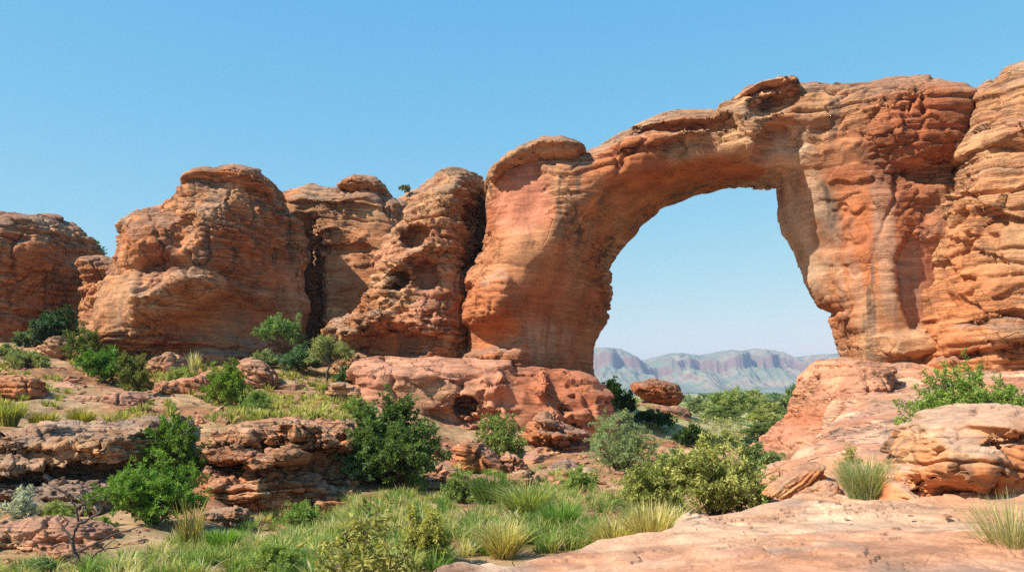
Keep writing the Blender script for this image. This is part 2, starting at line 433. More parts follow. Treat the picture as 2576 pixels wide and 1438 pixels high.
def ground_z(x, y, rough=True):
    x = np.asarray(x, float); y = np.asarray(y, float)
    z = np.clip(_gz(x, y), -8, 6)
    if rough:
        p = np.stack([x.ravel(), y.ravel(), np.zeros(x.size)], 1)
        r = .16 * fbm(p / 2.6, 4, 301) + .05 * fbm(p / .5, 3, 305)
        r = r.reshape(x.shape) * np.clip(60 / np.maximum(y, 20), 0, 1.3)
        lev = (fbm(p / 5.0, 4, 331) * 6).reshape(x.shape); lf = lev - np.floor(lev)
        w_ = sstep(16, 24, y) * sstep(64, 50, y)
        z = z + r + w_ * .42 * ((np.floor(lev) + sstep(0, .12, lf)) / 6)
    return z
def hit(u, v, y0=6.0, y1=400.0):
    """where the line of sight meets the ground"""
    ys = np.exp(np.linspace(math.log(y0), math.log(y1), 900))
    gx = (u - CU) / F * ys; gz = ground_z(gx, ys)
    ray = (CV - v) / F * ys
    k = np.nonzero(ray <= gz)[0]
    k = k[0] if len(k) else len(ys) - 1
    return np.array([gx[k], ys[k], gz[k]])

def build_ground():
    ys = np.concatenate([np.linspace(-25, 5, 40), np.exp(np.linspace(math.log(5.2), math.log(9000), 860))])
    s = np.linspace(-1, 1, 760); s = .55 * s + .45 * s ** 3
    Yg, S = np.meshgrid(ys, s, indexing='ij')
    Xg = S * (np.maximum(Yg, 0) * 1.25 + 22)
    Zg = ground_z(Xg, Yg)
    v = np.stack([Xg, Yg, Zg], -1).reshape(-1, 3)
    a, b = Xg.shape
    idx = np.arange(a * b).reshape(a, b)
    f = np.stack([idx[:-1, :-1], idx[:-1, 1:], idx[1:, 1:], idx[1:, :-1]], -1).reshape(-1, 4)
    # own colours: sandy soil, reddish slickrock patches, green plain beyond the arch
    p = v.copy(); p[:, 2] = 0
    soil = lin(200, 162, 122); red = lin(182, 126, 92); litter = lin(144, 130, 82)
    n1 = sstep(-.2, .3, fbm(p / 3.0, 4, 311))[:, None]; n2 = sstep(-.1, .4, fbm(p / 1.2 + 30, 4, 313))[:, None]
    c = soil * (1 - n1) + red * n1
    gul = np.exp(-((v[:, 1] - 17) / 7.5) ** 2) * (v[:, 0] < 4) * sstep(5, 1, np.abs(v[:, 0] - 0) - 3)
    lit = np.clip(.35 * n2[:, 0] + .6 * gul * (.4 + .6 * n2[:, 0]), 0, 1)[:, None]
    c = c * (1 - lit) + litter * lit
    far = np.maximum(sstep(58, 95, v[:, 1]), sstep(44, 56, v[:, 1]) * sstep(4, 9, v[:, 0]))[:, None]
    pg = lin(158, 164, 96); pd = lin(202, 184, 128)
    n3 = sstep(-.2, .25, fbm(p / 14 + 3, 5, 317))[:, None]
    c = c * (1 - far) + (pg * (1 - n3) + pd * n3) * far
    c = c * .66
    c = c * (1 + .3 * fbm(p / .6, 3, 319))[:, None]
    return v, f, np.clip(c, .01, .9)
v, f, c = build_ground()
M_SOIL = rock_material('sandy_soil', 0.035, 3.0, .22)
tag(mesh_np('ground', v, f, M_SOIL, c), kind='structure')
print('ground', round(time.time() - T0, 1))

def height_rock(name, label, cat, ctrl, edge, drop, mat, paint_fn=None, disp=None, nx=700, ny=700, group=None, rim=.35, crack=(1.0, .06), tilt=0, seed=3, base=ROCK_PINK, second=ROCK_TAN, foot=1.5):
    """a broad rock with a walkable top: top surface from control points, rounded rim falling to below the ground"""
    ev = tps_fit(np.array(ctrl))
    edge = chaikin(np.array(edge), 2)
    x0, y0 = edge.min(0) - foot; x1, y1 = edge.max(0) + foot
    xs = np.linspace(x0, x1, nx); ys = y0 + (y1 - y0) * (np.linspace(0, 1, ny) ** 1.35)
    X, Y = np.meshgrid(xs, ys, indexing='ij')
    pz = np.zeros(X.size)
    pw = np.stack([X.ravel(), Y.ravel(), pz], 1)
    wob = (.35 * fbm(pw / 1.6, 4, seed) + .12 * fbm(pw / .4, 3, seed + 1)).reshape(X.shape)
    d = poly_sdf(edge, X, Y) + wob * rim * 2
    Z = ev(X, Y)
    t = np.clip(d / rim, -6, 1)
    dropz = np.where(t >= 0, .5 * drop * (1 - np.sqrt(np.clip(1 - (1 - np.clip(t, 0, 1)) ** 2, 0, 1))), 0)
    Z = Z - dropz - np.where(d < 0, .5 * drop - 3.2 * d, 0)
    p = np.stack([X.ravel(), Y.ravel(), Z.ravel()], 1)
    # sheets that flake off, cracks, dimples
    cs, ca = crack
    wv = np.stack([fbm(pw / (.5 * cs), 4, seed + 5, .6), fbm(pw / (.5 * cs), 4, seed + 6, .6), pz], 1)
    sheet = fbm(pw / (2.3 * cs) + .10 * wv, 3, seed + 2, .5) + .05 * pw[:, 1] / cs * tilt; lev = sheet * 8.0; li = np.floor(lev); lf = lev - li
    brk = sstep(-.25, .15, fbm(pw / (1.2 * cs) + 70, 2, seed + 16))
    st = (li + (lf * (1 - brk) + brk * sstep(.0, .06, lf))) / 8.0
    st2 = 0 * st; l2 = li
    q = pw / cs + .42 * wv
    q[:, 0] *= .62
    f1, f2, idn = voro(q, seed + 7)
    cr = -np.exp(-((f2 - f1) / .055) ** 2) * sstep(-.1, .3, fbm(pw / 2.5, 2, seed + 8))
    q2 = pw / (.36 * cs) + .4 * wv
    g1, g2, _ = voro(q2, seed + 11)
    cr2 = -np.exp(-((g2 - g1) / .08) ** 2) * sstep(.0, .4, fbm(pw / 1.3 + 9, 2, seed + 12))
    dz = ca * (3.6 * st + .8 * st2 + .7 * cr + .25 * (idn - .5) + .5 * fbm(pw / .8, 4, seed + 13, .5))
    Z = Z + dz.reshape(X.shape)
    p[:, 2] = Z.ravel()
    n1 = sstep(-.3, .35, fbm(pw / 1.7 + 4, 4, seed + 20))[:, None]; n2 = sstep(.12, .30, fbm(pw / 1.1 + 14, 5, seed + 21, .58))[:, None]; n3 = sstep(.12, .32, fbm(pw / 1.1 + 24, 5, seed + 22, .58))[:, None]
    c = base * (1 - n1) + second * n1
    c = c * (1 - .55 * n2) + ROCK_GREY * 1.25 * .55 * n2
    c = c * (1 - .45 * n3) + ROCK_PALE * .45 * n3
    z1 = np.zeros(len(li), np.int64); hs = hf(li.astype(np.int64), z1, z1, seed + 30); h2 = hf(l2.astype(np.int64), z1 + 3, z1, seed + 31)
    c = c * (.86 + .26 * hs + .14 * h2 + .04 * (idn - .5))[:, None]
    gk = (.55 * sstep(.45, .55, hs + .25 * fbm(pw / .5, 3, seed + 34)) * sstep(-.2, .3, fbm(pw / 1.4 + 40, 3, seed + 33)))[:, None]
    c = c * (1 - gk) + ROCK_GREY * 1.35 * gk
    if paint_fn: c = paint_fn(p, c)
    idx = np.arange(nx * ny).reshape(nx, ny)
    fc = np.stack([idx[:-1, :-1], idx[1:, :-1], idx[1:, 1:], idx[:-1, 1:]], -1).reshape(-1, 4)
    keep = (d > -foot * .8).ravel()
    fc = fc[keep[fc].all(1)]
    used = np.zeros(len(p), bool); used[fc.ravel()] = True
    mp = np.cumsum(used) - 1
    p = p[used]; c = c[used]; fc = mp[fc]
    loc = (float(p[:, 0].mean()), float(p[:, 1].mean()), float(p[:, 2].min()))
    o = mesh_np(name, p, fc, mat, np.clip(c, .01, .9), True, None, loc)
    tag(o, label, cat, group)
    print(name, len(p), round(time.time() - T0, 1))
    return o, ev

# ------------------------------------------------------------------ the big formations
arch = rock('rock_arch', 'huge natural sandstone arch spanning the blue sky above the gully', 'rock arch',
    [(1221, 500), (1219, 440), (1228, 428), (1248, 405), (1278, 398), (1330, 385), (1400, 372), (1460, 380), (1483, 368), (1520, 350), (1560, 322), (1600, 302), (1650, 286), (1690, 272), (1750, 267), (1812, 264), (1816, 244), (1842, 231),
     (1880, 212), (1915, 205), (1980, 205), (2015, 206), (2050, 202), (2110, 212), (2160, 211), (2190, 206), (2240, 190), (2290, 183), (2334, 180), (2342, 190), (2400, 206), (2440, 230), (2455, 262), (2451, 300), (2440, 350), (2436, 420),
     (2430, 530), (2424, 624), (2407, 690), (2400, 745), (2420, 800), (2440, 960), (2200, 990), (1800, 990), (1400, 985), (1150, 960), (1155, 800), (1160, 760), (1175, 690), (1203, 640), (1221, 600)],
    50, T=4.6, Tb=5.2, R=2.2, Ry=3.4, k=.2, px=1.25,
    hole=[(1312, 1100), (1306, 900), (1285, 778), (1324, 709), (1378, 641), (1412, 600), (1436, 566), (1455, 527), (1488, 486), (1524, 454), (1579, 428), (1652, 414), (1690, 416), (1757, 402), (1834, 392), (1880, 398), (1955, 420), (2005, 392),
          (2036, 374), (2074, 410), (2126, 490), (2160, 590), (2178, 700), (2176, 800), (2150, 1100)],
    hole_back=[(1503, 1100), (1504, 919), (1505, 869), (1524, 828), (1538, 773), (1536, 727), (1529, 714), (1531, 668), (1556, 645), (1579, 618), (1602, 591), (1607, 573), (1643, 549), (1657, 529), (1707, 515), (1752, 495), (1780, 493), (1807, 481),
          (1834, 481), (1855, 492), (1924, 491), (1960, 499), (1985, 564), (2016, 601), (2040, 655), (2072, 728), (2086, 760), (2110, 776), (2122, 780), (2112, 796), (2128, 854), (2142, 903), (2144, 1100)],
    Rh=.6, thin=(12.6, 14.6, -1.6, 17.5),
    relief=[(1305, 490, 80, 85, -.6, 3), (1228, 755, 66, 55, .9, 3), (1190, 850, 120, 42, -1.7, 3), (1690, 318, 75, 17, -1.1, 3, 8), (1660, 352, 130, 14, .5, 3, 10), (1790, 310, 60, 16, -.8, 3, 8), (1965, 375, 62, 55, -1.1, 3, 25), (1950, 262, 62, 24, -1.0, 3),
            (1870, 330, 50, 60, .6, 2), (2290, 300, 150, 110, 1.3, 2), (2330, 430, 70, 40, -.6, 3), (2330, 720, 85, 130, -.75, 6, 12), (2155, 868, 52, 38, -1.0, 4), (2190, 640, 70, 210, .5, 2, 6), (2280, 865, 120, 30, .8, 3), (2100, 800, 40, 40, .6, 2)],
    paint=[(2290, 350, 170, 150, ROCK_RED, .75), (2330, 720, 62, 130, ROCK_PINK * .9, .9, 14, 4), (2250, 560, 110, 90, ROCK_RED * 1.1, .6), (2120, 490, 50, 140, ROCK_DARK * 1.6, .9, 8, 1.5, 1), (2230, 640, 90, 200, ROCK_DARK * 2.4, .35, 4, 1.5, 1), (2380, 560, 40, 160, ROCK_DARK * 2, .5, 4, 1.5, 1), (2035, 600, 62, 240, ROCK_PALE, .92, 12, 3), (2210, 680, 110, 180, ROCK_PALE, .22, 4, 2, 1),
           (1310, 510, 75, 120, ROCK_PINK * np.array([1, .85, .85]), .95, 0, 3), (1330, 650, 120, 70, ROCK_TAN * 1.1, .6), (2000, 380, 40, 50, ROCK_PALE, .9, 0, 2), (2320, 860, 150, 50, ROCK_TAN, .7), (1400, 780, 110, 130, ROCK_RED, .4, 0, 2), (1360, 850, 90, 60, ROCK_PALE, .5, 0, 2, 1)],
    smooth=[(2330, 720, 80, 140, .97, 14), (2035, 600, 60, 220, .9, 12), (2030, 620, 140, 240, .85, 12), (1420, 760, 130, 220, .92, 30), (1310, 520, 80, 120, .8), (1700, 460, 280, 80, .85, 15), (1190, 850, 110, 40, .8), (2210, 680, 110, 190, .8), (1330, 660, 110, 60, .5), (2290, 420, 90, 40, .5)],
    disp=dict(seed=1, blocky=.0, ledgy=.06, lump=.3, tan=.02, bed=.85, lam=.10, facet=.26, red=.7, base=ROCK_ORANGE * np.array([1.05, .95, .95]), stain=.75, block=(1.2, .62)))
cap1 = rock('capstone', None, None, [(1228, 440), (1240, 412), (1262, 402), (1290, 374), (1330, 362), (1352, 348), (1385, 342), (1420, 340), (1460, 352), (1484, 370), (1474, 396), (1440, 412), (1400, 410), (1370, 404), (1330, 402), (1300, 408), (1262, 440), (1240, 452)],
    49.6, T=5.0, Tb=4, R=1.3, Ry=2.6, k=.2, px=1.3, disp=dict(seed=2, lump=.25, ledgy=.4, amp=.8, top=.6), parent=arch)
cap2 = rock('capstone', None, None, [(1850, 250), (1862, 226), (1880, 210), (1900, 200), (1950, 186), (1982, 185), (2004, 195), (2016, 212), (2018, 240), (2000, 258), (1960, 252), (1920, 240), (1880, 252)],
    49.7, T=4.8, Tb=4, R=1.2, Ry=2.6, k=.2, px=1.3, disp=dict(seed=3, lump=.2, ledgy=.4, amp=.8, top=.6), parent=arch)

rock('rock_butte', 'towering tan sandstone butte behind a dark cleft beside the arch, cut by the frame', 'rock butte',
    [(2448, 360), (2460, 330), (2471, 309), (2464, 277), (2476, 259), (2485, 227), (2508, 200), (2549, 163), (2580, 146), (2640, 130), (2740, 140), (2800, 220), (2830, 400), (2840, 980), (2380, 990), (2395, 800), (2418, 640), (2430, 573), (2439, 487), (2457, 425), (2476, 397), (2458, 388)],
    45, T=5.2, R=2.5, k=.12, relief=[(2500, 410, 80, 10, -.7, 3, -8), (2540, 330, 80, 50, .6, 2), (2470, 885, 70, 13, -1.3, 3), (2420, 850, 160, 26, .9, 3), (2580, 800, 90, 12, -.8, 3)],
    disp=dict(seed=5, base=ROCK_TAN * .95, second=ROCK_ORANGE * 1.1, red=.35, facet=.5, lam=.08, blocky=-.25, ledgy=.0, tan=0, bed=.8, stain=.15, pitty=-.3))

dome2 = rock('rock_dome', 'broad red sandstone dome with a knobbly cap above the light green bushes', 'rock dome',
    [(195, 960), (205, 812), (232, 742), (262, 692), (294, 655), (299, 600), (303, 560), (330, 545), (362, 526), (400, 520), (414, 512), (430, 490), (450, 470), (456, 452), (480, 436), (560, 430), (640, 440), (664, 462), (690, 500), (710, 530), (726, 560), (742, 600), (746, 640),
     (738, 680), (742, 740), (744, 800), (738, 835), (728, 900), (720, 990), (400, 1000)],
    58.5, T=5.2, R=4.4, Ry=4.8, flare=1.2,
    relief=[(400, 610, 80, 60, .9, 2), (560, 600, 90, 90, .9, 2), (480, 590, 26, 50, -.8, 2, -35), (420, 700, 40, 50, -1.1, 2.5, -35), (470, 745, 110, 60, 1.9, 2.2, 10), (350, 780, 90, 70, .9, 2, 30), (560, 810, 105, 75, -1.7, 3, 0), (690, 760, 60, 160, -.9, 2), (640, 690, 60, 80, -.6, 2), (470, 880, 160, 14, -.8, 3), (745, 720, 130, 260, -4.2, 1.5)],
    paint=[(560, 800, 90, 70, ROCK_ORANGE, .6), (430, 690, 60, 50, ROCK_PINK, .6), (330, 760, 80, 70, ROCK_TAN, .7)], smooth=[(560, 820, 110, 75, .9), (320, 770, 80, 70, .8), (680, 720, 70, 160, .6)],
    disp=dict(seed=8, blocky=.15, ledgy=.35, lump=.6, bed=.6))
rock('capstone', None, None, [(452, 474), (454, 452), (462, 432), (480, 421), (510, 416), (540, 418), (568, 414), (578, 409), (600, 411), (616, 419), (648, 428), (662, 446), (669, 470), (640, 476), (560, 460), (500, 470)], 58.3, T=4.0, R=1.1, Ry=1.8,
    disp=dict(seed=9, lump=.3, ledgy=.5, amp=.9), parent=dome2)
rock('rock_dome', 'dark red weathered dome at the edge of the frame with sheer shaded flank', 'rock dome',
    [(-160, 960), (-140, 620), (-80, 545), (0, 517), (40, 516), (75, 522), (110, 535), (140, 549), (162, 572), (178, 592), (192, 608), (186, 650), (176, 700), (160, 750), (140, 810), (125, 870), (118, 960)],
    66, T=5.5, R=4.2, flare=.8, relief=[(40, 610, 30, 60, -.7, 2, 10), (75, 640, 50, 40, .7, 2), (20, 560, 50, 30, .6, 2), (60, 760, 60, 90, -.8, 2), (190, 720, 90, 260, -4.0, 1.4)], disp=dict(seed=12, blocky=.0, ledgy=.4, lump=.6, red=.9))
rock('rock_outcrop', 'small layered rock knob wedged between the dark dome and the capped dome', 'rock outcrop',
    [(192, 900), (200, 780), (198, 720), (194, 655), (206, 636), (235, 634), (262, 640), (292, 652), (330, 660), (330, 900)], 64, T=3, R=1.6, relief=[(215, 740, 20, 12, -.8, 3)], disp=dict(seed=14, ledgy=.6, blocky=.3, bed=.45))
dome3 = rock('rock_dome', 'smooth tan rock dome with a flat stone on top, half in shadow', 'rock dome',
    [(690, 980), (700, 700), (704, 560), (705, 500), (722, 484), (746, 469), (772, 462), (830, 462), (852, 458), (900, 456), (950, 460), (966, 472), (988, 488), (1012, 496), (1040, 520), (1090, 580), (1110, 980)],
    66, T=4.6, R=3.6, relief=[(765, 720, 42, 170, -2.6, 2), (800, 580, 60, 10, .3, 3), (860, 500, 130, 16, .5, 3), (850, 630, 90, 8, -.5, 3)], disp=dict(seed=16, base=ROCK_TAN, second=ROCK_ORANGE, blocky=-.4, ledgy=.1, red=.25, lump=.5, pitty=-.1, stain=.1))
rock('capstone', None, None, [(852, 474), (868, 450), (884, 440), (905, 437), (934, 442), (958, 452), (972, 476), (930, 486), (880, 482)], 65.4, T=3.2, R=.6, Ry=1.6, disp=dict(seed=17, scale=.8, lump=.2, ledgy=.6, facet=.6), parent=dome3)
rock('rock_outcrop', 'low rock shoulder peeking up between the flat topped dome and the cracked dome', 'rock outcrop',
    [(985, 600), (990, 500), (1010, 484), (1035, 473), (1062, 466), (1100, 462), (1120, 600)], 70, T=2, R=1.2, disp=dict(seed=18))
rock('rock_dome', 'brick cracked sandstone dome pitted with hollow alcoves next to the arch', 'rock dome',
    [(850, 980), (846, 905), (842, 872), (818, 842), (808, 828), (830, 800), (870, 785), (893, 770), (913, 726), (936, 683), (952, 628), (968, 585), (995, 542), (1015, 518), (1030, 498), (1060, 466), (1095, 441), (1120, 426), (1160, 421), (1200, 426), (1224, 440),
     (1232, 520), (1232, 620), (1220, 690), (1215, 780), (1215, 980)],
    53.5, T=5.0, R=3.2, flare=.8,
    relief=[(1045, 595, 34, 28, -1.5, 3), (1075, 700, 30, 42, -1.6, 3.5, 10), (1015, 705, 28, 22, -1.3, 3, 30), (985, 715, 12, 10, -1.2, 3), (1020, 655, 70, 12, .8, 2, 25), (930, 800, 60, 20, .9, 3), (990, 860, 110, 36, -1.8, 4), (1080, 810, 50, 40, .6, 2), (1185, 600, 25, 120, -.6, 2), (890, 850, 40, 18, .7, 3), (1180, 760, 14, 80, -1.3, 3), (1120, 560, 60, 90, .5, 2), (1235, 600, 70, 220, -2.8, 1.4)],
    paint=[(1075, 705, 40, 50, ROCK_PINK, .8), (1080, 800, 60, 50, ROCK_PINK, .8), (990, 640, 60, 40, ROCK_PINK, .6), (1100, 860, 60, 30, ROCK_PALE, .6, 0, 2, 1)], smooth=[(990, 865, 110, 30, .8), (1075, 700, 26, 36, .8), (1045, 590, 30, 24, .7)],
    disp=dict(seed=20, blocky=.35, ledgy=.3, lump=.45, block=(.8, .46)))
rock('rock_ledge', 'long pale pink rock ledge with a round hole running beneath the arch foot', 'rock ledge',
    [(850, 1120), (868, 965), (872, 912), (920, 906), (1000, 902), (1160, 904), (1270, 900), (1300, 914), (1440, 922), (1500, 936), (1516, 962), (1540, 990), (1554, 1035), (1560, 1140), (1300, 1160)],
    49.5, T=5.6, R=1.8, Ry=2.4, k=.05, flare=.6, relief=[(1172, 1018, 30, 24, -1.6, 4), (1240, 950, 40, 40, .6, 2), (1365, 960, 26, 34, .9, 2.5), (1150, 1050, 100, 20, -.8, 3), (1000, 940, 130, 30, .5, 2), (1450, 1010, 80, 60, .4, 2)],
    paint=[(1400, 975, 150, 80, ROCK_RED * 1.25, .75), (1090, 980, 90, 30, ROCK_TAN, .6)],
    disp=dict(seed=23, base=ROCK_PINK * 1.08, second=ROCK_PINK * np.array([1.1, 1.25, 1.3]), red=.4, facet=.6, blocky=-.12, ledgy=-.1, lump=.4, pitty=.05, pit=1.0, top=.25, stain=.2, bed=.7))
rock('rock_steps', 'stepped red sandstone blocks stacked below the arch foot', 'rock',
    [(1290, 1260), (1300, 1170), (1328, 1130), (1335, 1070), (1350, 1042), (1372, 1030), (1402, 1038), (1412, 1060), (1446, 1072), (1478, 1092), (1482, 1120), (1488, 1160), (1490, 1260)], 43, T=3.6, R=.7, Ry=1.4, flare=1.6,
    relief=[(1410, 1088, 80, 10, .6, 4), (1400, 1112, 90, 6, -.6, 4), (1390, 1150, 110, 18, 1.0, 4), (1400, 1176, 90, 6, -.6, 4), (1385, 1060, 40, 16, .5, 3)], disp=dict(seed=26, scale=.6, amp=1.5, blocky=.25, ledgy=.9, base=ROCK_ORANGE * 1.1, second=ROCK_PINK, bed=.8))
rock('rock_slab', 'flat pale slab with a broken edge at the bottom of the stepped red blocks', 'rock slab',
    [(1370, 1240), (1372, 1205), (1390, 1182), (1440, 1172), (1490, 1178), (1505, 1200), (1510, 1250)], 34, T=1.8, R=.6, disp=dict(seed=27, scale=.6, ledgy=.8, base=ROCK_PINK, second=ROCK_PALE))
rock('boulder', 'rounded boulder balanced on a rock shelf seen through the arch', 'boulder',
    [(1598, 978), (1604, 966), (1619, 958), (1646, 954), (1675, 958), (1692, 963), (1713, 978), (1720, 1004), (1708, 1019), (1680, 1018), (1655, 1015), (1625, 1003), (1608, 990)], 70, T=1.9, R=1.1, Ry=1.4, disp=dict(seed=29, scale=.55, lump=.3, pitty=.1, blocky=.2, ledgy=.2, red=.7, facet=.9, base=ROCK_ORANGE, second=ROCK_RED), px=1.1)
rock('rock_shelf', 'shaded rock shelf carrying the balanced boulder beyond the arch', 'rock',
    [(1490, 1150), (1530, 1050), (1545, 1022), (1600, 1016), (1660, 1010), (1728, 1020), (1746, 1045), (1760, 1075), (1800, 1080), (1830, 1150)], 70, T=4.0, R=1.2, disp=dict(seed=30, blocky=0, ledgy=.4), px=1.4)

# middle distance ledges and boulders, left of the gully
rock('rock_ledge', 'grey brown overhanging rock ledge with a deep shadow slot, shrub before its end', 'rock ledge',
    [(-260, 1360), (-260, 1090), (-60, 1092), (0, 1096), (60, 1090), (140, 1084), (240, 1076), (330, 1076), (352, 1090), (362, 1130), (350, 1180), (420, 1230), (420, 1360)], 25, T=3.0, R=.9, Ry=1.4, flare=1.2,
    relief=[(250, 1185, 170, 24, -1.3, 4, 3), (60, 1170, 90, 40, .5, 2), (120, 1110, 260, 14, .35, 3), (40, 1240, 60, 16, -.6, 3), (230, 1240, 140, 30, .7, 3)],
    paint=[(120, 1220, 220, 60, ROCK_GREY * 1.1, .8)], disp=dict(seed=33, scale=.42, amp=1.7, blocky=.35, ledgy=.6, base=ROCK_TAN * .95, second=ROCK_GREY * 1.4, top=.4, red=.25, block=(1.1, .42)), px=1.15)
rock('layered_rock', 'mushroom shaped stack of layered red rock above rounded bulges in the bank', 'rock',
    [(505, 1360), (515, 1200), (522, 1120), (535, 1085), (575, 1072), (640, 1064), (720, 1068), (800, 1080), (850, 1090), (880, 1120), (862, 1170), (900, 1230), (960, 1290), (980, 1360)], 26.5, T=3.0, R=1.0, Ry=1.5, flare=1.0,
    relief=[(660, 1085, 130, 16, .5, 3), (690, 1145, 80, 22, .9, 3), (590, 1130, 70, 26, .5, 3), (800, 1190, 80, 60, -1.5, 3, 20), (600, 1165, 60, 10, -.7, 3), (680, 1220, 95, 52, .9, 2.2), (560, 1220, 50, 50, .5, 2), (640, 1172, 120, 7, -.6, 3), (690, 1113, 130, 6, -.5, 3)],
    disp=dict(seed=36, scale=.42, amp=1.6, blocky=.25, ledgy=.6, base=ROCK_ORANGE, second=ROCK_TAN, top=.35, lump=.5), px=1.1)
BOULDERS = [
    ('rounded bulging boulder lit from the side under the layered rock stack', [(586, 1340), (590, 1240), (606, 1196), (650, 1172), (720, 1178), (772, 1206), (820, 1262), (850, 1340)], 23.6, .42, 57),
    ('rough grey boulder between the big bushy green shrub and the bulging boulder', [(505, 1330), (510, 1230), (530, 1196), (560, 1190), (590, 1215), (600, 1260), (606, 1330)], 23.2, .4, 58),
    ('low cracked block in the sand left of the bushy green shrub foot', [(120, 1345), (130, 1310), (170, 1296), (230, 1300), (262, 1320), (270, 1345)], 18.6, .3, 59),
    ('flat broken slab sunk in sand before the vivid green bush', [(90, 1000), (110, 976), (170, 966), (240, 972), (262, 1000)], 42, .4, 64),
    ('rubbly block under the thorn bush by the stepped rocks', [(1490, 1215), (1494, 1180), (1520, 1164), (1560, 1170), (1580, 1215)], 36, .4, 65),
    ('slanted fissured slab leaning beside the grey green grass at the dark dome foot', [(72, 905), (76, 885), (110, 860), (150, 842), (168, 848), (172, 872), (166, 905)], 52, .5, 41),
    ('cracked tan boulder group beside the bright yellow green bush', [(352, 1050), (362, 1000), (385, 975), (440, 955), (500, 942), (528, 950), (532, 985), (520, 1035), (500, 1050)], 42, .5, 42),
    ('pale slanting boulder with split layers just above the yellow green bush', [(574, 985), (582, 940), (605, 915), (640, 908), (680, 925), (700, 950), (702, 985)], 46, .5, 43),
    ('grey rounded boulder at the foot of the little twisted tree', [(818, 1015), (822, 975), (842, 955), (880, 960), (905, 980), (905, 1015)], 42, .45, 44),
    ('big tilted block with a rough top beside the large round shrub', [(1132, 1230), (1136, 1150), (1142, 1112), (1180, 1102), (1222, 1112), (1256, 1140), (1278, 1190), (1280, 1230)], 31, .5, 45),
    ('pointed upright stone between the tilted block and the stepped rocks', [(1272, 1220), (1274, 1160), (1282, 1140), (1300, 1150), (1318, 1190), (1318, 1220)], 31.5, .4, 46),
    ('small angular pale stone at the grassy gully edge', [(1284, 1255), (1288, 1222), (1304, 1198), (1330, 1188), (1350, 1202), (1364, 1235), (1364, 1258)], 25, .4, 47),
    ('dark layered outcrop at the frame edge below the dark dome', [(-60, 1030), (-60, 955), (0, 944), (60, 950), (92, 968), (100, 1000), (96, 1030)], 38, .5, 48),
    ('low flat slickrock outcrop in the sandy slope', [(120, 1050), (150, 1004), (240, 985), (330, 990), (360, 1010), (366, 1050)], 38, .45, 49),
    ('brick cracked red outcrop near the bare branch', [(-80, 1420), (-80, 1330), (0, 1312), (90, 1308), (170, 1316), (220, 1338), (236, 1376), (230, 1420)], 15.5, .3, 50),
    ('smooth grey brown rock under the bare branch', [(20, 1470), (60, 1420), (110, 1388), (190, 1384), (232, 1402), (250, 1470)], 13.2, .3, 51),
    ('reddish crumbled outcrop at the foot of the capped dome', [(352, 960), (372, 905), (400, 885), (440, 892), (456, 925), (462, 960)], 50, .45, 52),
    ('low tan boulder below the layered rock stack', [(500, 1330), (506, 1296), (530, 1284), (585, 1286), (606, 1306), (610, 1330)], 20, .3, 53),
    ('pale fallen block under the large round shrub', [(1090, 1215), (1095, 1185), (1112, 1176), (1150, 1182), (1160, 1215)], 29.5, .35, 55),
    ('rust coloured rock shelf behind the large round shrub', [(1050, 1180), (1056, 1128), (1080, 1116), (1120, 1120), (1140, 1140), (1145, 1180)], 33, .4, 56),
]
for lab, poly, Y, sc, sd in BOULDERS:
    w = (max(p[0] for p in poly) - min(p[0] for p in poly)) / F * Y
    rock('boulder', lab, 'boulder', poly, Y, T=max(.5, .42 * w), R=.33 * w * .8, Ry=.3 * w, px=1.1,
         disp=dict(seed=sd, scale=sc, amp=1.5, ledgy=.35, blocky=.05, lump=.5, base=ROCK_TAN if sd % 3 else ROCK_ORANGE, second=ROCK_PINK * .95, top=.4, red=.3, dip=(.3 if sd in (41, 43) else .05, .05)))

# the rocks close by
rock('boulder', 'large cracked near boulder with an overhanging lip under the sprawling green shrub', 'boulder',
    [(2284, 1330), (2282, 1240), (2292, 1210), (2330, 1190), (2345, 1130), (2360, 1100), (2400, 1075), (2440, 1052), (2480, 1036), (2576, 1022), (2660, 1018), (2740, 1060), (2780, 1180), (2780, 1340), (2600, 1340), (2480, 1335)],
    15.2, T=1.5, R=.55, Ry=.9, px=1.1, relief=[(2405, 1252, 95, 34, -.85, 4, -14), (2440, 1285, 60, 18, -.5, 3), (2400, 1150, 110, 36, .3, 3, -10), (2540, 1110, 80, 5, -.2, 3, 10), (2560, 1060, 90, 30, .25, 3), (2390, 1150, 70, 60, .25, 2), (2492, 1200, 6, 100, -.35, 3, -8)],
    disp=dict(seed=61, scale=.34, amp=1.15, base=ROCK_ORANGE * 1.15, second=ROCK_TAN * 1.1, blocky=-.3, ledgy=.6, lump=.4, block=(1.6, .7), pitty=-.3, red=.2, top=.7, topcol=ROCK_GREY * 1.7, facet=.5), mat=M_NEAR)
rock('boulder', 'tilted ribbed slab standing at the edge of the flat foreground rock', 'boulder',
    [(1938, 1258), (1942, 1240), (1985, 1200), (2040, 1170), (2072, 1166), (2082, 1180), (2076, 1205), (2040, 1228), (1990, 1252)], 17.2, T=.5, R=.16, Ry=.25, px=1.0,
    disp=dict(seed=62, scale=.2, dip=(-.9, .1), ledgy=1.2, base=ROCK_ORANGE, blocky=-.3, lump=.3), mat=M_NEAR)
rock('boulder', 'small rounded stone between the ribbed slab and the blue green grass clump', 'boulder',
    [(2036, 1262), (2040, 1232), (2060, 1212), (2090, 1208), (2112, 1224), (2118, 1262)], 16.4, T=.28, R=.2, px=1.0, disp=dict(seed=63, scale=.18, base=ROCK_PINK, lump=.4), mat=M_NEAR)

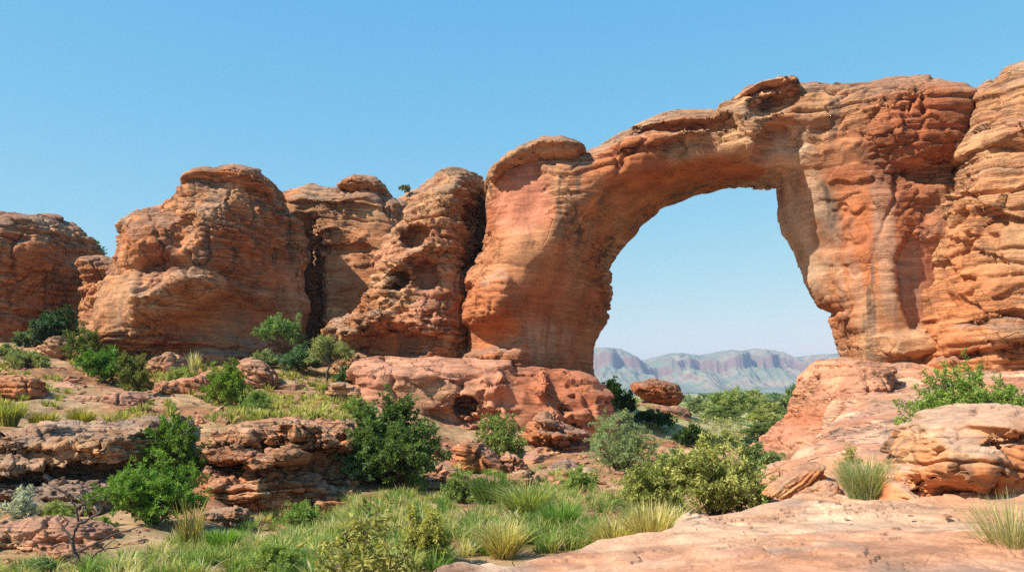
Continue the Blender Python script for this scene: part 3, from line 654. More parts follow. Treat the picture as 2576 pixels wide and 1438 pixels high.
rock('rock_buttress', 'eroded lumpy red buttress stepping down the left rim of the slickrock slope', 'rock',
    [(2122, 900), (2112, 943), (2094, 988), (2076, 1044), (2042, 1080), (2006, 1106), (1972, 1150), (1960, 1200), (2120, 1200), (2180, 1080), (2230, 1000), (2260, 925), (2210, 900)], 36.5, T=1.5, Tb=5, R=1.2, Ry=1.4, k=0, flare=2.6, lean=.55, px=1.2,
    relief=[(2110, 1000, 26, 60, .5, 2, 20), (2150, 990, 14, 60, -.5, 2, 20), (2075, 1080, 40, 30, .5, 2), (2180, 1040, 40, 60, .4, 2, 20)], paint=[(2090, 1030, 40, 80, ROCK_RED * 1.3, .6, 25)],
    disp=dict(seed=66, scale=.6, amp=1.0, base=ROCK_PINK * 1.0, second=np.array([.46, .225, .128]), blocky=-.1, ledgy=.1, pitty=.15, red=.12, top=.1, stain=.2))
slope, slope_z = height_rock('rock_slope', 'smooth pinkish slickrock slope descending from the arch foot beside the boulder', 'rock slope',
    [P(*a) for a in [(2130, 925, 42), (2250, 905, 42), (2400, 895, 41.5), (2600, 880, 41.5), (2800, 880, 41.5), (2110, 985, 38), (2200, 985, 36), (2400, 990, 34), (2600, 985, 32.5), (2040, 1085, 32), (2150, 1075, 30), (2300, 1080, 27), (2500, 1080, 25), (1965, 1158, 26), (2080, 1145, 25),
        (2250, 1150, 22), (1890, 1190, 23), (1990, 1200, 21.5), (2100, 1210, 19), (2300, 1210, 18), (1960, 1245, 18.5), (2200, 1250, 16.5)]],
    [P(u, 0, y)[:2] for u, y in [(2118, 50), (2112, 42), (2096, 38.3), (2078, 35), (2042, 32), (2006, 29), (1960, 26), (1880, 23.2), (1905, 20), (1940, 17.5), (2150, 15.5), (2500, 14.5), (2900, 15), (2950, 36), (2900, 52)]],
    3.0, M_ROCK, rim=.9, crack=(1.8, .2), seed=71, base=ROCK_PINK * 1.0, second=np.array([.46, .225, .128]), foot=3.0, nx=640, ny=700)
slab, slab_z = height_rock('foreground_rock', 'broad flat pale orange slickrock with flaking sheets nearest the viewer', 'rock slab',
    [P(*a) for a in [(1060, 1450, 9.0), (1300, 1405, 10.4), (1600, 1372, 11.4), (1700, 1330, 12.4), (1880, 1284, 14.2), (1975, 1246, 15.6), (2140, 1244, 15.8), (2280, 1250, 15.2), (1700, 1440, 8.9), (2000, 1340, 11.2), (2200, 1340, 11), (2400, 1340, 10.6), (2600, 1360, 10), (2000, 1440, 8.4), (2300, 1440, 8.2), (2576, 1440, 8.0)]] + [np.array(a, float) for a in [(-1, 3, -1.75), (3, 3, -1.7), (7, 4, -1.6), (9, 8, -1.5)]],
    [P(u, 0, y)[:2] for u, y in [(1010, 9.2), (1180, 10.0), (1300, 10.7), (1440, 11.4), (1600, 11.6), (1660, 12.0), (1690, 12.8), (1760, 13.4), (1870, 14.6), (1960, 15.9), (2140, 16.3), (2300, 15.6), (2600, 14.2), (3200, 12)]] + [np.array((9.5, 5.5)), np.array((-.8, 5.)), np.array((-1.5, 7.))],
    1.1, M_NEAR, rim=.28, crack=(.85, .075), seed=81, base=np.array([.38, .186, .108]), second=np.array([.42, .25, .157]), foot=.9, nx=1150, ny=1000)
# ------------------------------------------------------------------ plants
rng = np.random.default_rng(7)
def unit(a): return a / np.maximum(np.linalg.norm(a, axis=-1, keepdims=True), 1e-9)
def tubes(paths, radii, k=5):
    """paths: list of m x 3 polylines, radii: list of m"""
    V, Q, b = [], [], 0
    ang = np.linspace(0, 2 * math.pi, k, endpoint=False)
    for p, r in zip(paths, radii):
        m = len(p); t = unit(np.gradient(p, axis=0))
        ref = np.where(np.abs(t[:, 2:3]) > .9, np.array([[1., 0, 0]]), np.array([[0, 0, 1.]]))
        a = unit(np.cross(t, ref)); c = np.cross(t, a)
        ring = p[:, None] + r[:, None, None] * (a[:, None] * np.cos(ang)[None, :, None] + c[:, None] * np.sin(ang)[None, :, None])
        V.append(ring.reshape(-1, 3))
        i = np.arange(m - 1)[:, None] * k + np.arange(k)[None]; j = np.arange(m - 1)[:, None] * k + (np.arange(k)[None] + 1) % k
        Q.append(np.stack([i, j, j + k, i + k], -1).reshape(-1, 4) + b); b += m * k
    return np.concatenate(V), np.concatenate(Q)
def bend(a, b, m, sag, r):
    t = np.linspace(0, 1, m)[:, None]
    p = a + (b - a) * t
    L = np.linalg.norm(b - a)
    p = p + np.sin(t * math.pi) * (r.normal(size=3) * .10 * L + np.array([0, 0, sag * L]))
    p[1:-1] += r.normal(size=(m - 2, 3)) * .02 * L
    return p
def plant_mesh(w, h, seed, stems=9, twigs=10, leaves=26, bright=1.25, leaf=(.09, .045), col=(60, 95, 40), col2=None, var=.25, droop=.25, spread=1.0, low=.12, depth=1.0, twig_len=.30, shape=1.0, trunk=0.0, up=.35, rstem=.012, lobes=None):
    """crown of leafy twigs on bent stems; foot at the origin. w, h in metres"""
    r = np.random.default_rng(seed); stems = int(stems * 1.25); leaves = int(leaves * 1.25)
    paths, radii, tw = [], [], []
    base = np.array([0, 0, 0.])
    if trunk > 0:
        top = np.array([r.normal() * .05 * w, r.normal() * .05 * w, trunk * h])
        paths.append(bend(base, top, 6, 0, r)); radii.append(np.linspace(1.8, 1.2, 6) * rstem * h); base = top
    if lobes is None:
        lobes = []
        for i in range(stems):
            a = 2 * math.pi * (i + r.uniform(-.35, .35)) / stems * 2.4; q = math.sqrt((i + .5) / stems)
            zz = low + (.93 - low) * (1 - q ** 2 * r.uniform(.55, 1.0)) * r.uniform(.72, 1.06)
            jr = r.uniform(.72, 1.12); lobes.append((math.cos(a) * q * .46 * w * spread * jr, math.sin(a) * q * .46 * w * depth * spread * jr, max(zz, low + .08) * h * .93))
    cen = []
    for L in lobes:
        L = np.array(L, float)
        s = base + np.array([r.normal() * .03 * w, r.normal() * .03 * w, 0]) * (trunk == 0)
        p = bend(s, L, 8, .08, r); paths.append(p); radii.append(np.linspace(1, .3, 8) * rstem * h * r.uniform(.7, 1.1))
        cen.append(L)
        n = max(3, int(twigs * r.uniform(.6, 1.4)))
        for k in range(n):
            t = r.uniform(.3, 1.0) if trunk == 0 else r.uniform(.6, 1.0)
            i = min(int(t * 7), 6); o = p[i] + (p[i + 1] - p[i]) * (t * 7 - i)
            d = r.normal(size=3); d[2] = d[2] * .7 + up; d = d / np.linalg.norm(d) + .6 * unit(L - base + 1e-6)
            l = twig_len * min(w, h * 1.2) * r.uniform(.5, 1.15)
            e = o + unit(d) * l
            e[2] = max(e[2] - droop * l * .6, .03 * h)
            tw.append(bend(o, e, 5, .06 - .15 * droop, r))
    for p in tw: paths.append(p); radii.append(np.linspace(.30, .1, 5) * rstem * h)
    bv, bq = tubes(paths, radii, 4)
    tw = np.array(tw); nt_ = len(tw); n = nt_ * leaves
    ti = np.repeat(np.arange(nt_), leaves); tt = r.uniform(.1, 1.0, n) ** .8 * 4
    i0 = np.minimum(tt.astype(int), 3); ff = (tt - i0)[:, None]
    o = tw[ti, i0] * (1 - ff) + tw[ti, i0 + 1] * ff
    td = unit(tw[ti, i0 + 1] - tw[ti, i0])
    side = unit(np.cross(td, r.normal(size=(n, 3))))
    d = unit(td * .55 + side * .9 + np.array([0, 0, -droop * .8]) + r.normal(size=(n, 3)) * .25)
    nr = unit(np.cross(d, r.normal(size=(n, 3))) + np.array([0, 0, .55]))
    sd = unit(np.cross(d, nr)); nr = np.cross(sd, d)
    l = leaf[0] * r.uniform(.55, 1.25, n)[:, None]; wd = leaf[1] * r.uniform(.6, 1.2, n)[:, None]
    o = o + side * leaf[0] * .1
    a = o; b = o + d * l * .45 + sd * wd * .5 + nr * wd * .12; c = o + d * l - nr * l * .10; e = o + d * l * .45 - sd * wd * .5 + nr * wd * .12
    v = np.stack([a, b, c, e], 1).reshape(-1, 3); q = np.arange(n * 4).reshape(n, 4)
    c1 = lin(*col); c2 = lin(*(col2 or col))
    tk = r.uniform(0, 1, nt_)[ti]; mixv = np.clip(.6 * tk + .4 * r.uniform(0, 1, n), 0, 1)[:, None]
    cc = (c1 * (1 - mixv) + c2 * mixv) * (1 + var * r.normal(size=(n, 1)) * .6 + var * .5 * (tk[:, None] - .5))
    g_ = cc.mean(1, keepdims=True); cc = np.clip((cc * .86 + g_ * .14 * np.array([1.15, 1.05, .7])) * np.array([1.12, 1.04, .86]) * bright, .008, .6)
    return (v, q, np.repeat(cc, 4, 0)), (bv, bq)
def put_plant(name, label, cat, pos, w, h, seed, group=None, rot=None, bark=None, **kw):
    (v, q, c), (bv, bq) = plant_mesh(w, h, seed, **kw)
    e = bpy.data.objects.new(name, None); link(e); e.location = [float(x) for x in pos]; e.empty_display_size = .2
    a = mesh_np('foliage' if cat != 'tree' else 'crown', v, q, M_LEAF, c, False, e)
    b = mesh_np('branches' if cat != 'tree' else 'trunk', bv, bq, bark or M_BARK, None, True, e)
    tag(e, label, cat, group)
    return e
def tuft_mesh(w, h, seed, n=260, col=(150, 150, 70), col2=(190, 175, 110), width=.012, lean=.45, tip=.25, curl=.35, seedheads=0):
    r = np.random.default_rng(seed)
    a = r.uniform(0, 2 * math.pi, n); rr = np.sqrt(r.uniform(0, 1, n)) * .22 * w
    o = np.stack([np.cos(a) * rr, np.sin(a) * rr, np.full(n, -.03)], 1)
    a2 = a + r.normal(size=n) * .7
    ln = r.beta(2, 2.2, n) * lean * 2 + .05
    L = h * r.uniform(.5, 1.08, n) / np.sqrt(1 + .3 * ln)
    dirh = np.stack([np.cos(a2), np.sin(a2), np.zeros(n)], 1)
    ks = 4; t = np.linspace(0, 1, ks + 1)
    P_ = o[:, None] + dirh[:, None] * (L * ln)[:, None, None] * (t ** 1.0 * .55 + curl * t ** 2.6)[None, :, None]
    P_[:, :, 2] += (L[:, None] * (t - curl * .45 * ln[:, None] * t ** 2.6))
    side = np.stack([-np.sin(a2 + r.normal(size=n)), np.cos(a2), np.zeros(n)], 1); side = unit(side)
    wd = width * r.uniform(.6, 1.3, n)
    prof = np.array([.8, 1, .85, .6, .12])
    A = P_ - side[:, None] * (wd[:, None] * prof)[:, :, None]; B = P_ + side[:, None] * (wd[:, None] * prof)[:, :, None]
    v = np.stack([A, B], 2).reshape(-1, 3)           # n, ks+1, 2
    i = (np.arange(n)[:, None] * (ks + 1) + np.arange(ks)[None]) * 2
    q = np.stack([i, i + 1, i + 3, i + 2], -1).reshape(-1, 4)
    m = r.uniform(0, 1, n)[:, None]
    c = (lin(*col) * (1 - m) + lin(*col2) * m) * (1 + .18 * r.normal(size=(n, 1)))
    c = np.repeat(np.clip(c, .01, .7), (ks + 1) * 2, 0)
    return v, q, c
def put_tuft(name, label, cat, pos, w, h, seed, group=None, mesh=None, **kw):
    if mesh is None:
        v, q, c = tuft_mesh(w, h, seed, **kw)
        o = mesh_np(name, v, q, M_GRASS, c, False)
    else:
        o = link(bpy.data.objects.new(name, mesh))
    o.location = [float(x) for x in pos]
    tag(o, label, cat, group)
    return o

def H(u, v): return hit(u, v)
def size(w, h, Y): return w / F * Y, h / F * Y
LEAFY = dict(small=dict(leaf=(.10, .05)),)
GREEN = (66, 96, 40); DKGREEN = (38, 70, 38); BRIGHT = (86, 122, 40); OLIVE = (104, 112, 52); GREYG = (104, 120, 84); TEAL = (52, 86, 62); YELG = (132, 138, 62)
# name, label, (u, foot row, width px, height px), depth or None, options
SHRUBS = [
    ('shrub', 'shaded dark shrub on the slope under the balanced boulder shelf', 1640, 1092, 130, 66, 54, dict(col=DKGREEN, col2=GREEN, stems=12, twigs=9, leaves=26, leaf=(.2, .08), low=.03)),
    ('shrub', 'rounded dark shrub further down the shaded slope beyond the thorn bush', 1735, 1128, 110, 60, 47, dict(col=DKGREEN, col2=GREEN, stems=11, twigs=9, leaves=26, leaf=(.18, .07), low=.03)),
    ('shrub', 'light green low bush by the pale plumed grass under the capped dome', 452, 962, 90, 46, 45, dict(col=(112, 134, 64), col2=(140, 150, 86), stems=11, twigs=9, leaves=26, leaf=(.15, .05), low=.02, up=.5)),
    ('shrub', 'spreading grey green bush at the frame edge under the dark dome', 5, 930, 120, 52, 50, dict(col=GREYG, col2=(134, 148, 96), stems=12, twigs=9, leaves=26, leaf=(.18, .05), low=.02, up=.5)),
    ('shrub', 'fresh green bush on the sand above the large round shrub', 905, 1048, 80, 54, 38, dict(col=(104, 134, 62), col2=(134, 152, 84), stems=10, twigs=9, leaves=26, leaf=(.13, .05), low=.03)),
    ('shrub', 'leafy olive bush at the tilted block and gully grass', 1150, 1252, 110, 62, 24, dict(col=(92, 118, 56), col2=(126, 142, 78), stems=11, twigs=9, leaves=28, leaf=(.09, .035), low=.03)),
    ('shrub', 'bright low bush between the grey overhanging ledge foot and bare branch', 255, 1352, 90, 50, 17, dict(col=(96, 128, 56), col2=(130, 148, 78), stems=10, twigs=9, leaves=28, leaf=(.06, .024), low=.03)),
    ('shrub', 'grey green shrub filling the space between the thorn bush and the wide olive shrub', 1690, 1215, 150, 90, 27, dict(col=(86, 110, 66), col2=(116, 132, 84), stems=13, twigs=10, leaves=32, leaf=(.10, .04), low=.04)),
    ('shrub', 'low green shrub at the gully edge left of the thorn bush', 1455, 1235, 110, 66, 25, dict(col=(98, 126, 58), col2=(130, 146, 80), stems=11, twigs=9, leaves=30, leaf=(.09, .035), low=.03)),
    ('shrub', 'fresh green bush in the grass below the layered rock stack', 760, 1330, 120, 70, 18.5, dict(col=(90, 128, 56), col2=(124, 148, 76), stems=12, twigs=10, leaves=30, leaf=(.07, .024), low=.03, up=.6)),
    ('shrub', 'pale grey wiry bush on the sand above the layered rock stack', 570, 1068, 100, 36, 30, dict(col=(150, 142, 116), col2=(168, 158, 128), stems=10, twigs=9, leaves=20, leaf=(.09, .02), low=.03, up=.6)),
    ('shrub', 'soft yellow green bush at the foot of the overhanging ledge corner', 300, 945, 70, 40, 47, dict(col=(134, 144, 70), col2=(156, 160, 90), stems=9, twigs=8, leaves=24, leaf=(.15, .05), low=.03)),
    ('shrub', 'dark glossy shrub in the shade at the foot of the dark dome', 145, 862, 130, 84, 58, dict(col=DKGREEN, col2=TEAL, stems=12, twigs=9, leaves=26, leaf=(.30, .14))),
    ('shrub', 'small grey green bush at the very foot of the dark dome flank', 68, 872, 66, 44, 57, dict(col=TEAL, col2=GREYG, stems=8, twigs=8, leaves=22, leaf=(.24, .1))),
    ('shrub', 'dusky green bush above the bright green bush', 212, 892, 110, 84, 51, dict(col=GREEN, col2=OLIVE, stems=11, twigs=9, leaves=28, leaf=(.2, .07))),
    ('shrub', 'vivid green bush directly below the capped dome slope', 262, 962, 150, 100, 45, dict(col=BRIGHT, col2=(60, 110, 34), stems=14, twigs=10, leaves=34, leaf=(.19, .08))),
    ('shrub', 'upright dull olive bush standing before the vivid green bush', 337, 1006, 88, 128, 40, dict(col=(88, 98, 52), col2=OLIVE, stems=11, twigs=12, leaves=34, leaf=(.13, .05), low=.06)),
    ('shrub', 'pale silvery grass bush beside the slanted fissured slab', 70, 950, 140, 66, 47, dict(col=GREYG, col2=(140, 150, 100), stems=13, twigs=10, leaves=28, leaf=(.2, .05), low=.02, up=.7)),
    ('shrub', 'yellow green bush between the cracked boulders and pale slanting boulder', 572, 1012, 124, 108, 39, dict(col=(110, 134, 44), col2=BRIGHT, stems=13, twigs=11, leaves=34, leaf=(.16, .06))),
    ('shrub', 'compact round green bush with fine upright twigs on pale sand', 646, 1058, 84, 82, 32, dict(col=(94, 126, 62), col2=(118, 146, 80), stems=16, twigs=12, leaves=30, leaf=(.12, .025), low=.02, up=.9, droop=0)),
    ('tree', 'slender feathery green tree in front of the dark rock cleft', 704, 905, 112, 120, 53, dict(col=(92, 130, 78), col2=(112, 146, 90), stems=9, twigs=10, leaves=34, leaf=(.22, .07), trunk=.3, low=.45, up=.6, droop=.05)),
    ('shrub', 'grey green bush left of the slender feathery tree foot', 664, 930, 100, 48, 50, dict(col=GREYG, col2=(120, 136, 100), stems=10, twigs=9, leaves=26, leaf=(.2, .07))),
    ('shrub', 'blue green bush filling the gap at the dark cleft', 752, 942, 110, 76, 49, dict(col=TEAL, col2=(84, 118, 88), stems=12, twigs=9, leaves=28, leaf=(.2, .08))),
    ('tree', 'little twisted tree with stiff pale fronds at the cleft', 822, 968, 110, 124, 47, dict(col=(110, 126, 82), col2=(136, 146, 100), stems=8, twigs=9, leaves=34, leaf=(.26, .05), trunk=.42, low=.55, up=.3, rstem=.016)),
    ('shrub', 'dark teal bush at the end of the long pink ledge', 872, 966, 64, 56, 46, dict(col=TEAL, col2=GREEN, stems=8, twigs=9, leaves=26, leaf=(.17, .07))),
    ('shrub', 'large round dark green shrub in the middle of the bank', 985, 1240, 290, 280, 25.5, dict(col=(56, 90, 42), col2=(98, 122, 60), stems=26, twigs=15, leaves=38, leaf=(.125, .06), low=.05, twig_len=.22, depth=.9, spread=1.02)),
    ('shrub', 'small grey green shrub at the low edge of the large round shrub', 905, 1215, 110, 110, 25, dict(col=(80, 116, 76), col2=(104, 136, 90), stems=10, twigs=9, leaves=30, leaf=(.10, .04), low=.03)),
    ('shrub', 'light green shrub beneath the round hole in the pink ledge', 1258, 1140, 136, 130, 37, dict(col=(94, 120, 56), col2=(120, 136, 76), stems=14, twigs=11, leaves=34, leaf=(.13, .06), low=.04)),
    ('shrub', 'feathery grey green thorn bush with drooping sprays below the arch', 1562, 1206, 226, 186, 30, dict(col=(108, 134, 94), col2=(138, 158, 116), stems=20, twigs=14, leaves=52, leaf=(.085, .022), low=.1, droop=.5, twig_len=.26)),
    ('shrub', 'wide olive shrub with broad pale leaves at the edge of the flat rock', 1800, 1312, 310, 236, 18.2, dict(col=(106, 120, 60), col2=(168, 170, 106), stems=22, twigs=14, leaves=36, leaf=(.095, .042), low=.08, twig_len=.24)),
    ('shrub', 'lower olive shrub merging with the wide olive shrub toward the thorn bush', 1640, 1292, 200, 150, 19.2, dict(col=(104, 120, 58), col2=(148, 156, 88), stems=14, twigs=11, leaves=34, leaf=(.085, .035), low=.04)),
    ('shrub', 'grey green leafy shrub behind the wide olive shrub by the slope', 1905, 1200, 130, 96, 25, dict(col=(86, 112, 66), col2=(118, 134, 84), stems=12, twigs=10, leaves=30, leaf=(.11, .045))),
    ('shrub', 'bright green leafy bush in the notch beside the ribbed slab', 1918, 1268, 66, 60, 17.6, dict(col=(92, 130, 52), col2=(130, 152, 70), stems=9, twigs=9, leaves=26, leaf=(.07, .022))),
    ('shrub', 'glossy green shrub growing out of the overhanging ledge end', 428, 1175, 176, 146, 23.5, dict(col=(62, 100, 30), col2=(98, 130, 44), stems=15, twigs=12, leaves=32, leaf=(.095, .05), low=.1)),
    ('shrub', 'big bushy bright green shrub in front of the grey overhanging ledge', 378, 1345, 320, 200, 18.2, dict(col=(72, 116, 36), col2=(112, 146, 56), stems=26, twigs=15, leaves=44, leaf=(.075, .028), low=.05, twig_len=.24, up=.6, droop=.05)),
    ('shrub', 'small silver leaved bush against the grey rock at the frame edge', 52, 1282, 84, 80, 18.3, dict(col=(138, 150, 158), col2=(166, 178, 184), stems=10, twigs=9, leaves=26, leaf=(.07, .03), low=.06)),
    ('shrub', 'low soft grey green bush near the silver leaved bush', 145, 1306, 100, 56, 17, dict(col=(116, 134, 76), col2=(136, 150, 90), stems=12, twigs=10, leaves=32, leaf=(.06, .016), low=.03, up=.8)),
    ('shrub', 'sprawling broad leaved bush with yellowish leaves closest to the viewer', 925, 1500, 320, 246, 9.4, dict(col=(88, 100, 46), col2=(150, 150, 84), stems=12, twigs=7, leaves=13, leaf=(.10, .045), low=.1, twig_len=.26, up=.5)),
    ('shrub', 'yellowish leafy bush just behind the closest broad leaved bush', 1065, 1350, 150, 120, 12.5, dict(col=(126, 132, 62), col2=(158, 158, 80), stems=14, twigs=10, leaves=28, leaf=(.055, .022), low=.04)),
    ('shrub', 'sprawling bright green shrub with long bare sprays on the slope', 2425, 1118, 330, 236, 18.6, dict(col=(84, 122, 42), col2=(128, 152, 66), stems=28, twigs=14, leaves=40, leaf=(.09, .036), low=.12, twig_len=.28, spread=1.05, up=.45)),
    ('shrub', 'bright leafy bush peeping out behind the arch foot', 1540, 1012, 76, 74, 57.5, dict(col=(104, 134, 52), col2=(130, 150, 70), stems=10, twigs=9, leaves=28, leaf=(.2, .1))),
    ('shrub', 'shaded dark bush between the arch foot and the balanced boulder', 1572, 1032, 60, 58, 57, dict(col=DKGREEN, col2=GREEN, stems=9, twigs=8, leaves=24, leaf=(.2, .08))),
    ('shrub', 'tiny yellow green sprig between pale slabs below the arch', 1432, 1248, 42, 48, 26, dict(col=(130, 150, 56), col2=(150, 164, 80), stems=7, twigs=7, leaves=22, leaf=(.08, .03))),
    ('shrub', 'small lime green plant at the lip of the flat foreground rock', 1735, 1345, 50, 50, 13.2, dict(col=(108, 146, 52), col2=(136, 160, 70), stems=9, twigs=8, leaves=24, leaf=(.05, .018), up=.8)),
    ('shrub', 'wispy yellow green bush on the slope above the blue green clump', 2140, 1172, 62, 62, 19.5, dict(col=(140, 144, 78), col2=(166, 160, 100), stems=9, twigs=8, leaves=24, leaf=(.06, .018))),
    ('shrub', 'small teal bush at the bottom frame edge near the bare branch', 105, 1452, 90, 62, 11.6, dict(col=(92, 120, 84), col2=(120, 140, 100), stems=10, twigs=9, leaves=24, leaf=(.04, .016))),
    ('shrub', 'soft green feathery bush in the grass near the closest broad leaved bush', 690, 1455, 150, 100, 11.5, dict(col=(104, 138, 62), col2=(136, 156, 86), stems=16, twigs=12, leaves=36, leaf=(.045, .011), low=.02, up=.8)),
    ('shrub', 'tiny dry shrub on the skyline between two domes', 1020, 482, 46, 18, 68, dict(col=OLIVE, col2=(96, 92, 60), stems=7, twigs=6, leaves=18, leaf=(.16, .06))),
    ('shrub', 'tiny bush clinging high in the cleft beside the butte', 2458, 284, 34, 40, 47, dict(col=GREEN, col2=OLIVE, stems=7, twigs=6, leaves=18, leaf=(.13, .05))),
    ('tree', 'dark tree rising in the gap between the dark dome and capped dome', 212, 860, 100, 284, 69, dict(col=(62, 98, 60), col2=(88, 120, 72), stems=14, twigs=9, leaves=24, leaf=(.32, .14), trunk=.6, low=.74, rstem=.008, twig_len=.34)),
]
for name, lab, u, v, w_, h_, Y, kw in SHRUBS:
    g = H(u, v)
    pos = P(u, v, Y)
    x, y = pos[0], pos[1]
    seed = int(u * 7 + v)
    gz = float(ground_z(np.array([x]), np.array([y]))[0])
    if lab.startswith(('sprawling bright', 'wispy')): gz = max(gz, float(slope_z(np.array([x]), np.array([y]))[0]))
    if lab.startswith(('tiny dry', 'tiny bush', 'dark tree')): gz = pos[2]
    top = pos[2] + h_ / F * Y
    foot = min(gz, pos[2] + .15) if gz < pos[2] else gz
    wm, hm = w_ / F * Y, top - foot
    put_plant(name, lab, 'tree' if name == 'tree' else 'shrub', (x, y, foot), wm, max(hm, .3 * wm), seed, **kw)
print('shrubs', round(time.time() - T0, 1))

SHRUBS2 = 0
# trees out on the plain beyond the arch: three kinds, copied
FARTREES = [('feathery rounded tree in the middle of the opening on the plain', 1845, 1090, 130, 112, 100, 0), ('bare topped tree beside the slope on the plain', 2010, 1078, 86, 112, 90, 1), ('small round tree on the pale grass of the plain', 1930, 1046, 74, 44, 150, 2),
    ('dark bush below the bare topped tree', 1985, 1090, 60, 44, 84, 1), ('grey green bush hugging the slope edge', 2030, 1110, 80, 50, 70, 2), ('olive bush among pale grass before the small round tree', 1915, 1092, 90, 44, 88, 2), ('shaded dark bush under the arch opening', 1925, 1140, 120, 62, 62, 1),
    ('shaded low bush at the foot of the feathery rounded tree', 1820, 1120, 90, 50, 80, 1), ('small dark tree just past the balanced boulder', 1752, 1036, 50, 34, 170, 1), ('pale shrub beside the balanced boulder shelf', 1790, 1075, 60, 30, 110, 2),
    ('distant tree against the mountain foot beyond the small round tree', 2005, 1010, 60, 36, 210, 0), ('broad pale tree far across the grass', 1890, 1012, 80, 34, 230, 2)]
kinds = {}
for lab, u, v, w_, h_, Y, k in FARTREES:
    pos = P(u, v, Y); gz = float(ground_z(np.array([pos[0]]), np.array([pos[1]]))[0])
    top = P(u, v - h_, Y)[2]; wm = w_ / F * Y; hm = max(top - gz, .4 * wm)
    if k not in kinds:
        kw = [dict(col=(104, 130, 76), col2=(138, 152, 94), stems=18, twigs=12, leaves=30, leaf=(.42, .13), trunk=.18, low=.3), dict(col=(80, 106, 62), col2=(112, 128, 76), stems=18, twigs=12, leaves=26, leaf=(.40, .2), trunk=.12, low=.2), dict(col=(122, 138, 78), col2=(154, 158, 100), stems=18, twigs=11, leaves=26, leaf=(.42, .2), trunk=.1, low=.15)][k]
        e = put_plant('tree', lab, 'tree', (pos[0], pos[1], gz), 6.0, 5.0, 900 + k, group='trees on the plain beyond the arch', **kw)
        kinds[k] = e
    else:
        src = kinds[k]; e = src.copy(); COL.objects.link(e)
        for ch in list(src.children):
            c_ = ch.copy(); COL.objects.link(c_); c_.parent = e
        e['label'] = lab; e['group'] = 'trees on the plain beyond the arch'
    e.location = (float(pos[0]), float(pos[1]), gz); e.scale = (wm / 6.0, wm / 6.0, hm / 5.0); e.rotation_euler = (0, 0, float(rng.uniform(0, 6)))

# the far belt of woodland that reads as one mass
def far_wood():
    r = np.random.default_rng(3)
    n = 1300
    y = np.exp(r.uniform(math.log(330), math.log(2600), n)); x = (r.uniform(-.15, .55, n)) * y + r.normal(size=n) * 10
    keep = fbm(np.stack([x / 60, y / 160, np.zeros(n)], 1), 3, 55) + .24 * np.log(y / 330) > .27
    x, y = x[keep], y[keep]; n = len(x)
    z = ground_z(x, y, False); hh = r.uniform(2.2, 4.4, n) * (1 + .15 * np.log(y / 260)); ww = hh * r.uniform(1.0, 1.7, n)
    m = 70
    d = r.normal(size=(n, m, 3)); d = unit(d) * r.uniform(.55, 1, (n, m, 1)) ** .5
    c = np.stack([x, y, z + hh * .55], 1)[:, None] + d * np.stack([ww * .5, ww * .5, hh * .45], 1)[:, None]
    s = (hh * .17)[:, None, None]
    a = unit(r.normal(size=(n, m, 3))); b = unit(np.cross(a, r.normal(size=(n, m, 3))))
    v = np.stack([c + a * s, c + b * s * .8, c - a * s, c - b * s * .8], 2).reshape(-1, 3)
    q = np.arange(len(v)).reshape(-1, 4)
    t = r.uniform(0, 1, n)
    cc = lin(92, 116, 72) * (1 - t[:, None]) + lin(132, 144, 94) * t[:, None]
    cc = np.repeat(cc, m * 4, 0) * np.repeat(1 + .2 * r.normal(size=(n * m, 1)), 4, 0)
    tag(mesh_np('far_woodland', v, q, M_LEAF, np.clip(cc, .01, .5), False), 'belt of scattered trees far across the plain below the mountains', 'woodland', None, 'stuff')
far_wood()
def scrub():
    r = np.random.default_rng(8)
    n = 1250
    y = np.exp(r.uniform(math.log(50), math.log(420), n)); x = r.uniform(-.02, .42, n) * y
    keep = (fbm(np.stack([x / 16, y / 26, np.zeros(n)], 1), 3, 57) > -.08) & (x > 5.5 - .0 * y)
    x, y = x[keep], y[keep]; n = len(x)
    z = ground_z(x, y, True); hh = r.uniform(.2, .75, n) * np.clip(y / 110, .8, 1.6); ww = hh * r.uniform(1.1, 2.2, n)
    m = 60
    d = unit(r.normal(size=(n, m, 3))) * r.uniform(.3, 1, (n, m, 1)) ** .5
    c = np.stack([x, y, z + hh * .45], 1)[:, None] + d * np.stack([ww * .5, ww * .5, hh * .5], 1)[:, None]
    s = (hh * .13)[:, None, None]
    a = unit(r.normal(size=(n, m, 3))); b = unit(np.cross(a, r.normal(size=(n, m, 3))))
    v = np.stack([c + a * s * 1.3, c + b * s * .6, c - a * s * 1.3, c - b * s * .6], 2).reshape(-1, 3)
    q = np.arange(len(v)).reshape(-1, 4); t = r.uniform(0, 1, n)[:, None]
    cc = lin(88, 108, 60) * (1 - t) + lin(172, 166, 104) * t
    cc = np.repeat(cc, m * 4, 0) * np.repeat(1 + .2 * r.normal(size=(n * m, 1)), 4, 0)
    tag(mesh_np('scrub_vegetation', v, q, M_LEAF, np.clip(cc, .01, .5), False), 'low olive scrub scattered over the plain seen through the arch', 'scrub', None, 'stuff')
scrub()

